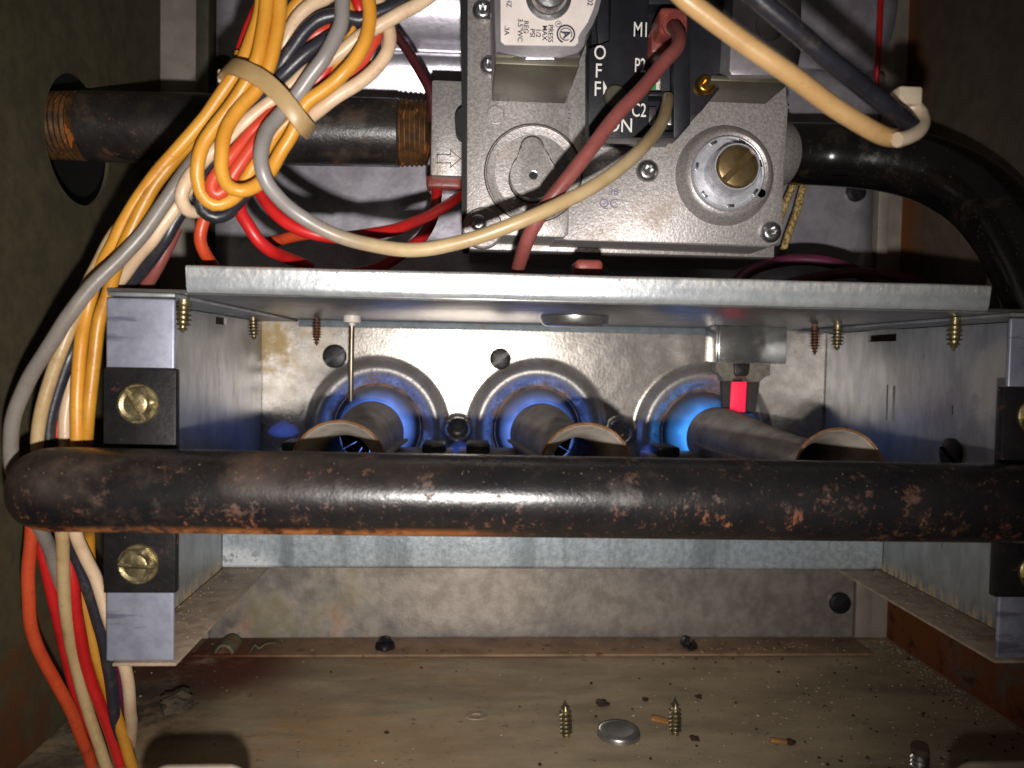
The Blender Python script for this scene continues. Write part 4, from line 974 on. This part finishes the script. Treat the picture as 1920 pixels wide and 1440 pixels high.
wire('grey_wire', [(470, 170, 217), (430, 220, 217), (395, 262, 216), (346, 325, 214), (306, 385, 213), (267, 440, 212), (219, 489, 211), (177, 531, 210), (135, 586, 210), (94, 646, 211), (65, 692, 212), (42, 738, 214), (26, 786, 216), (20, 828, 218), (22, 870, 220), (36, 920, 223), (60, 965, 226), (80, 999, 229), (95, 1030, 232), (106, 1070, 236), (125, 1130, 242), (150, 1230, 250)], 1.98, 'w_grey', 'thick grey wire bowing out along the left cabinet wall', G)
# white wires
wire('white_wire', [(300, 335, 222), (262, 378, 222), (230, 420, 222), (208, 450, 222), (183, 500, 222), (160, 545, 222), (136, 605, 222), (117, 652, 221), (98, 705, 221), (82, 755, 221), (73, 800, 222), (72, 850, 223), (88, 930, 226), (112, 980, 228), (117, 1010, 230), (118, 1060, 233), (121, 1124, 237), (131, 1197, 242), (147, 1267, 247), (169, 1347, 252), (198, 1435, 256), (206, 1455, 258)], rw, 'w_cream', 'cream wire, second from the wall, running all the way down to the floor', G)
wire('white_wire', [(840, -40, 212), (796, 2, 211), (750, 26, 210), (708, 50, 210), (673, 70, 211), (633, 103, 212), (573, 137, 213), (542, 162, 213), (515, 184, 213), (490, 204, 213), (462, 230, 213), (436, 256, 214), (402, 282, 214), (375, 308, 213), (353, 336, 211), (341, 367, 211), (348, 391, 213), (368, 397, 217), (388, 384, 221)], rw, 'w_white', 'white wire crossing from the top middle into a small loop at the bundle bottom', G)
wire('white_wire', [(650, -30, 216), (608, -2, 215), (584, 8, 214), (558, 33, 214), (543, 62, 214), (531, 90, 215), (523, 120, 216), (505, 160, 219), (480, 205, 221)], rw, 'w_white', 'white wire arching at the top, just left of the black loop', G)
wire('white_wire', [(690, -30, 216), (716, 10, 214), (728, 45, 213), (731, 75, 212), (724, 102, 211), (702, 130, 211), (671, 156, 211), (629, 184, 211), (598, 207, 212), (575, 224, 214), (545, 252, 218), (515, 290, 222)], rw, 'w_white', 'white wire making the rightmost loop of the bundle beside the valve', G)
wire('white_wire', [(400, 300, 220), (360, 345, 219), (321, 398, 218), (300, 427, 218), (284, 452, 219), (260, 480, 222), (236, 512, 226), (210, 548, 230), (180, 600, 231), (150, 670, 229), (130, 740, 227), (122, 800, 226), (126, 880, 227), (136, 960, 229), (143, 1003, 231), (160, 1044, 233), (179, 1085, 235), (195, 1132, 236), (214, 1190, 237), (234, 1251, 238), (243, 1299, 242), (246, 1345, 250), (246, 1395, 262)], rw, 'w_white', 'white wire that slips behind the box flange and ends by the floor hole', G)
# black wires
wire('black_wire', [(420, 290, 223), (375, 350, 222), (331, 410, 221), (312, 446, 221), (290, 478, 223), (262, 512, 227), (225, 552, 231), (180, 600, 230), (148, 640, 226), (132, 664, 224), (116, 710, 224), (102, 755, 224), (92, 800, 224), (92, 860, 225), (104, 940, 229), (120, 995, 233), (138, 1040, 237), (165, 1108, 240), (187, 1172, 243), (203, 1251, 247), (212, 1320, 252), (226, 1400, 257)], rw, 'w_black', 'black wire running down the bundle behind the yellow pair', G)
wire('black_wire', [(480, 240, 218), (440, 268, 217), (410, 298, 216), (390, 328, 215), (376, 362, 214.5), (380, 394, 215), (404, 407, 216), (428, 399, 217.5), (447, 378, 219), (480, 340, 220), (520, 288, 220), (560, 240, 221)], rw, 'w_black', 'black wire showing under the lower left yellow loop', G)
wire('black_wire', [(800, -34, 214), (754, 4, 212), (708, 25, 211), (673, 38, 211), (640, 29, 210.5), (618, 30, 210), (598, 36, 210), (571, 58, 210), (550, 87, 210.5), (533, 112, 211), (521, 132, 212), (504, 160, 215), (480, 200, 218)], rw, 'w_black', 'black wire forming the upper arch inside the bundle', G)
wire('black_wire', [(706, 22, 216), (671, 48, 214), (640, 60, 212), (619, 69, 211), (587, 91, 210), (556, 117, 210), (525, 146, 211), (500, 168, 213), (470, 205, 217)], rw, 'w_black', 'black wire under the arch, running straight into the cable tie', G)
wire('black_wire', [(690, 40, 219), (702, 73, 218), (700, 100, 218), (688, 122, 219), (664, 150, 220)], rw, 'w_black', 'short black wire stretch inside the right hand white loop', G)
# orange and red wires
wire('orange_red_wire', [(560, 170, 216), (530, 195, 215), (504, 217, 213), (467, 252, 212), (440, 285, 211), (416, 316, 210.5), (400, 338, 210), (397, 356, 210), (408, 365, 210.5), (424, 351, 211), (437, 328, 211), (456, 300, 211), (481, 262, 211.5), (505, 228, 213), (540, 196, 217)], 1.75, 'w_redorange', 'orange red wire folded back on itself inside the yellow loops', G)
wire('orange_red_wire', [(712, 40, 217), (706, 70, 217), (688, 105, 217), (667, 130, 217), (640, 152, 217.5), (600, 180, 219)], 1.75, 'w_redorange', 'orange red wire between the outer yellow and white loops on the right', G)
wire('orange_red_wire', [(570, 80, 215), (590, 67, 214), (607, 58, 214), (640, 46, 216)], 1.7, 'w_redorange', 'orange red wire peeking through the black arch', G)
wire('red_wire', [(668, -20, 215), (672, 5, 214.5), (676, 20, 215), (682, 40, 217)], 1.7, 'w_red', 'short red wire stretch at the top edge right of the grey wire', G)
wire('red_wire', [(640, 100, 215), (620, 124, 214), (602, 145, 214), (580, 168, 215)], 1.7, 'w_red', 'short red wire stretch just under the grey wire', G)
wire('red_wire', [(506, -30, 219), (488, 5, 218), (470, 45, 218), (458, 76, 219), (446, 110, 221)], 1.5, 'w_red', 'thin red wire along the top left edge of the bundle', G)
wire('red_wire', [(470, 345, 222), (452, 375, 221), (450, 396, 220), (464, 420, 220), (481, 446, 221), (503, 466, 224), (530, 480, 232), (580, 500, 246)], 1.85, 'w_red', 'bright red wire dropping from the loops behind the top plate', G)
wire('red_wire', [(470, 330, 224), (487, 362, 224), (508, 392, 223), (540, 419, 222), (581, 437, 222), (640, 445, 224), (700, 438, 230), (742, 430, 236), (783, 413, 246), (825, 392, 262), (866, 366, 285)], 1.8, 'w_red', 'red wire following the cream wire to the valve underside', G)
wire('red_wire', [(820, 352, 294), (819, 368, 291), (816, 388, 287), (807, 418, 281), (788, 447, 274), (742, 484, 265), (700, 505, 258), (640, 520, 252)], 2.0, 'w_red', 'dark red wire dropping from the terminal under the inlet block', G)
wire('orange_wire', [(400, 380, 228), (384, 408, 228), (377, 430, 228), (376, 452, 229), (384, 474, 231), (400, 500, 236)], 1.8, 'w_orange', 'short orange wire hanging below the lower left loop', G)
wire('orange_wire', [(500, 456, 246), (527, 450, 243), (555, 443, 240), (592, 437, 236), (630, 440, 236)], 1.75, 'w_orange', 'short orange wire stretch crossing under the red wires')
wire('orange_wire', [(62, 905, 227), (60, 950, 227), (58, 1000, 228), (53, 1060, 229), (54, 1124, 231), (64, 1197, 235), (93, 1261, 240), (128, 1322, 246), (150, 1376, 251), (168, 1424, 256), (174, 1450, 259)], rw, 'w_orange', 'orange wire, leftmost below the manifold pipe', G)
wire('red_wire', [(60, 940, 230), (77, 1028, 233), (89, 1082, 236), (105, 1146, 240), (120, 1210, 245), (140, 1290, 251), (165, 1380, 258)], 1.75, 'w_red', 'red wire passing behind the long cream wire below the manifold', G)
wire('red_wire', [(118, 960, 236), (128, 1040, 237), (136, 1092, 238), (144, 1156, 241), (157, 1229, 245), (173, 1285, 249), (198, 1347, 253), (224, 1427, 257), (231, 1450, 259)], rw, 'w_red', 'red wire between the cream and yellow wires near the floor', G)
wire('purple_wire', [(214, 1180, 250), (222, 1240, 252), (226, 1290, 256), (228, 1345, 264)], 1.3, 'w_purple', 'thin purple wire by the floor under the left flange', G)
wire('brown_wire', [(330, 428, 228), (321, 447, 227), (306, 477, 227), (292, 506, 228), (272, 540, 231)], 1.9, 'w_brown', 'brown wire emerging behind the black wire above the box corner', G)
wire('red_wire', [(290, 485, 225), (276, 503, 227), (262, 524, 230)], 1.1, 'w_redorange', 'thin red wire beside the black wire above the box corner', G)
wire('red_wire', [(120, 740, 228), (113, 780, 227), (108, 815, 227), (108, 860, 229)], 1.0, 'w_redorange', 'thin red wire glimpsed between black and white wires above the manifold', G)
# brown wire from M1
wire('brown_wire', [(1262, 50, 236), (1268, 56, 228), (1274, 70, 223), (1270, 88, 220), (1246, 116, 217), (1199, 170, 215), (1147, 228, 213), (1095, 295, 211), (1050, 353, 211), (1022, 391, 212.5), (994, 438, 216), (975, 490, 225), (968, 520, 234)], 2.05, 'w_brown', 'reddish brown wire running diagonally down from the M1 terminal')
wire('maroon_wire', [(700, -10, 300), (725, 35, 300), (742, 62, 300), (767, 100, 300), (788, 135, 299), (806, 172, 298), (812, 230, 300)], 1.9, 'w_darkbrown', 'dark maroon wire behind the bundle beside the inlet block')
# near wires at the top right
wire('tan_wire', [(1230, -70, 172), (1280, -8, 173), (1340, 40, 174), (1400, 83, 175), (1456, 124, 176), (1512, 163, 178), (1569, 205, 180), (1625, 239, 183), (1660, 255, 186), (1688, 260, 190)], 2.3, 'w_near', 'tan wire close to the lens, crossing the top right of the valve')
wire('black_wire', [(1370, -50, 168), (1424, 0, 169), (1494, 60, 171), (1569, 124, 174), (1625, 169, 178), (1681, 212, 183), (1712, 238, 188)], 2.2, 'w_black', 'black wire close to the lens at the top right, above the tan wire')
wire('red_wire', [(1655, -60, 328), (1652, 0, 328), (1648, 80, 328), (1645, 130, 330), (1642, 170, 332)], 1.3, 'w_red', 'thin red wire hanging at the right of the rear plate')
wire('purple_wire', [(1380, 530, 290), (1410, 506, 290), (1475, 488, 288), (1531, 488, 286), (1590, 503, 284), (1640, 530, 282)], 2.2, 'w_purple', 'purple wire arching above the top plate, left of the two')
wire('purple_wire', [(1470, 535, 270), (1530, 520, 268), (1590, 513, 266), (1662, 516, 264), (1710, 526, 262), (1750, 545, 262)], 1.9, 'w_purple', 'purple wire low against the top plate, right of the two')
for i, (pts, lb) in enumerate((([(1500, 320, 325), (1490, 341, 325), (1478, 370, 325), (1466, 402, 325), (1458, 430, 325)], 'tan braided cord behind the valve, shorter left strand'), ([(1514, 320, 320), (1508, 343, 320), (1494, 394, 320), (1482, 430, 320), (1470, 466, 320), (1458, 500, 320)], 'tan braided cord right of the valve, longer right strand'))):
    o = wire('braided_cord', pts, 1.5, 'cord', lb, 'braided cords by the valve', 'cord')
# plastic clip holding the near wires
q = P(1688, 232, 188)
cl = thing('wire_clip', 'milky plastic clip gripping the tan and black wires at the top right', 'clip', q)
x0, x1, z0, z1 = R(1678, 166, 1722, 200, 190); obj('clip_head', box(x0, x1, 188, 193, z0, z1, 0.7), 'clip', cl)
obj('clip_band', tube(spline([P(*p) for p in ((1690, 196, 192), (1720, 204, 191), (1730, 226, 189), (1722, 246, 186), (1700, 258, 184), (1682, 262, 183))]), 1.8, 12), 'clip', cl)
# cable tie round the bundle
ax = (P(470, 225, 210) - P(555, 120, 210)).normalized()
front = [(424, 138, 212), (434, 128, 208), (458, 133, 203.5), (490, 149, 202.3), (522, 176, 202), (548, 207, 202.6), (566, 232, 204.5), (577, 243, 210)]
back = [(572, 240, 220), (540, 210, 226), (490, 170, 227), (446, 142, 223), (428, 138, 217)]
path = spline([P(*q) for q in front + back] + [P(*front[0])], 1.2)
v, f = [], []; n = len(path)
cen = sum(path, Vector()) / n
for i, p in enumerate(path):
    t = (path[(i + 1) % n] - path[i - 1]).normalized(); nrm = t.cross(ax).normalized()
    if nrm.dot(p - cen) < 0: nrm = -nrm
    for a_, b_ in ((-2.3, 0), (2.3, 0), (2.3, 1.1), (1.9, 1.3), (-1.9, 1.3), (-2.3, 1.1)): v.append(p + ax * a_ + nrm * b_)
for i in range(n - 1):
    for kk in range(6): f.append((i * 6 + kk, i * 6 + (kk + 1) % 6, (i + 1) * 6 + (kk + 1) % 6, (i + 1) * 6 + kk))
ct = thing('cable_tie', 'yellowed nylon cable tie cinched round the wire bundle', 'cable tie', P(500, 170, 204))
obj('strap', fix(mesh_from(v, f), 40), 'nylon', ct)
q = P(418, 140, 214); obj('lock_head', box(q.x - 1.2, q.x + 1.6, 213, 217, q.z - 2.4, q.z + 1.2, 0.5), 'clip', ct)

# ------------------------------------------------------------------ things on the cabinet floor
def floorpt(px, py):
    v = A @ Vector(((px - W0 / 2) / FPX, -(py - H0 / 2) / FPX, -1.0)); t = -CZ / v.z
    return Vector((v.x * t, v.y * t, 0))
up = point_screw(11.5, 2.3, 1.5)
for px, py, lb in ((1062, 1381, 'pointed screw standing up through the floor left of the round plug'), (1266, 1377, 'pointed screw standing up through the floor right of the round plug')):
    q = floorpt(px, py)
    obj('floor_screw', up, 'gold', loc=(q.x, q.y, 0.2), rot=(math.pi + rng.uniform(-.07, .07), rng.uniform(-.07, .07), rng.uniform(0, 6)), label=lb, cat='screw', group='screws poking up from the floor')
q = floorpt(1160, 1378)
obj('floor_plug', lathe([(7.9, 0), (7.9, 1.0), (7.6, 1.9), (6.6, 2.4), (5.0, 2.0), (0, 1.7)], 'z', 48, 50), 'top_plate', loc=(q.x, q.y, 0), label='round dished metal plug in the floor between the two screws', cat='plug')
q = floorpt(1724, 1446)
st = thing('broken_screw', 'blunt zinc screw stub with a dark top at the bottom right of the floor', 'screw', q)
obj('shank', lathe([(3.0, 0), (3.0, 2), (2.6, 2.5), (3.1, 3.2), (2.6, 4), (3.1, 4.7), (2.6, 5.4), (2.2, 6)], 'z', 24, 25), 'steel', st, loc=q)
obj('cap', lathe([(2.8, 6), (3.0, 7.0), (2.4, 8), (0, 8.2)], 'z', 20, 40), 'darkrock', st, loc=q)
q = P(423, 1222, 352)
cb = thing('corroded_bolt', 'corroded green rimmed bolt end in the rusty left rear corner', 'bolt', (q.x, 352, 0))
obj('bolt_end', lathe([(0, -0.3), (2.6, -0.5), (3.2, 0.2), (3.4, 8)], 'y', 24, 30), 'rustscrew', cb, loc=(q.x, 350, q.z))
obj('green_rim', lathe([(3.2, -0.6), (4.2, -0.3), (4.5, 2), (4.5, 12), (3.3, 12)], 'y', 24, 30, closed=True), 'verdigris', cb, loc=(q.x, 350, q.z))
a_ = floorpt(478, 1238)
obj('wire_scrap', tube(spline([a_ + Vector(v_) for v_ in ((-4, 3, 1.6), (-2, 1, 4), (0, 0, 7), (1.5, 1, 5), (4, 2, 6.5), (9, 1, 7.5))]), 0.45, 8), 'verdigris', label='thin green corroded wire scrap standing by the rear lip on the left', cat='wire scrap')
def lump(r, seed, flat=0.6):
    bm = bmesh.new(); bmesh.ops.create_icosphere(bm, subdivisions=3, radius=r); rr = random.Random(seed)
    from mathutils import noise as mn
    for v_ in bm.verts: v_.co *= 0.9 + 0.5 * mn.noise(v_.co * 1.6 / r + Vector((seed, 0, 0))) + 0.25 * mn.noise(v_.co * 5 / r); v_.co.z *= flat
    return bm_mesh(bm, 30)
q = floorpt(330, 1325); obj('soot_lump', lump(7.5, 3), 'darkrock', loc=(q.x, q.y, 1.5), label='dark sooty lump on the floor behind the left wires', cat='debris')
for px, py, lx, ly, a_, lb in ((1238, 1352, 6.6, 2.6, -25, 'tan wood chip leaning by the right hand floor screw'), (1460, 1392, 5.8, 1.8, -12, 'thin tan wood chip lying on the right of the floor')):
    q = floorpt(px, py); obj('wood_chip', box(-lx / 2, lx / 2, -ly / 2, ly / 2, 0, 1.0, 0.25), 'chip', loc=(q.x, q.y, 0.1), rot=(0.15, 0.05, math.radians(a_)), label=lb, cat='wood chip', group='wood chips on the floor')
for i, (px, py, r_, lb) in enumerate(((1130, 1322, 2.6, 'brown rust flake behind the two upright floor screws'), (1302, 1387, 1.8, 'small dark flake on the floor right of the upright screws'), (1310, 1308, 1.5, 'tiny brown flake near the panel lip, right of centre'), (1482, 1394, 1.8, 'small dark lump beside the thin wood chip'), (1210, 1313, 1.4, 'tiny dark crumb behind the upright screws'))):
    q = floorpt(px, py); obj('rust_flake', lump(r_, 20 + i, .5), 'debris_d', loc=(q.x, q.y, r_ * .25), label=lb, cat='flake', group='rust flakes on the floor')
q = floorpt(893, 1343); 
o = obj('metal_washer', lathe([(2.0, 0), (4.2, 0), (4.4, .4), (4.2, .8), (2.0, .8)], 'z', 32, 40, closed=True), 'dusty', loc=(q.x, q.y, -0.35), label='flat grimy washer lying on the middle of the floor', cat='washer'); o.scale = (1, .75, 1)
def crumbs(n, fun, rlo, rhi, seed):
    rr = random.Random(seed); v, f = [], []
    base = [Vector((1, 0, 0)), Vector((-1, 0, 0)), Vector((0, 1, 0)), Vector((0, -1, 0)), Vector((0, 0, 1)), Vector((0, 0, -1))]
    fs_ = [(0, 2, 4), (2, 1, 4), (1, 3, 4), (3, 0, 4), (2, 0, 5), (1, 2, 5), (3, 1, 5), (0, 3, 5)]
    for _ in range(n):
        x, y, z = fun(rr); r_ = rlo + (rhi - rlo) * rr.random() ** 3; k = len(v); a_ = rr.uniform(0, 6.28)
        for b in base:
            w = b * r_ * rr.uniform(.55, 1.2); v.append((x + w.x * math.cos(a_) - w.y * math.sin(a_), y + w.x * math.sin(a_) + w.y * math.cos(a_), z + r_ * .3 + w.z * .6))
        f += [tuple(k + i for i in q_) for q_ in fs_]
    return mesh_from(v, f)
def on_floor(rr):
    while True:
        x = rr.uniform(XWL + 4, XWR - 2); y = rr.uniform(235, 366)
        w = 0.12 + 0.88 * max(0, min(1, (x - 20) / 120)); 
        if rr.random() < w: return x, y, (1.6 if y > 348 else 0)
def by_wall(rr): return XWR - 2 - abs(rr.gauss(0, 6)), rr.uniform(240, 368), 0
def on_shelf(rr): 
    s_ = rr.random() < .45
    return ((XL + 2 + rr.random() ** 1.5 * 15) if s_ else (XR - 2 - rr.random() ** 2 * 15)), rr.uniform(222, 330), ZB
obj('dark_grit', crumbs(480, on_floor, .15, 1.1, 1), 'debris_d', label='dark rust grit scattered over the cabinet floor', cat='debris', kind='stuff')
def both(rr): return by_wall(rr) if rr.random() < .45 else on_floor(rr)
obj('pale_grit', crumbs(1900, both, .15, .85, 2), 'debris_l', label='pale grit and lint scattered along the right of the floor', cat='debris', kind='stuff')
obj('shelf_dust', crumbs(500, on_shelf, .12, .5, 4), 'debris_l', label='fine dust crumbs on the burner box bottom flanges', cat='dust', kind='stuff')
# tabs of the door lip close to the lens (they throw the two rounded shadows on the floor)
for (px0, px1, py, lb) in ((272, 474, 1434, 'pale rounded tab of the door lip at the bottom left edge'), (1782, 2010, 1428, 'pale rounded tab of the door lip at the bottom right edge')):
    d_ = 183.0; a_, b_ = P(px0, py, d_), P(px1, py, d_); r_ = 6.0
    ol = [(a_.x, 2), (a_.x, a_.z - r_)] + [(a_.x + r_ - r_ * math.cos(t), a_.z - r_ + r_ * math.sin(t)) for t in [math.pi / 2 * i / 8 for i in range(1, 9)]] + [(b_.x - r_ + r_ * math.sin(t), a_.z - r_ + r_ * math.cos(t)) for t in [math.pi / 2 * i / 8 for i in range(9)]] + [(b_.x, 2)]
    obj('door_lip_tab', prism(ol, d_ - 1, d_, 0.3), 'tab', label=lb, cat='metal tab', group='door lip tabs')
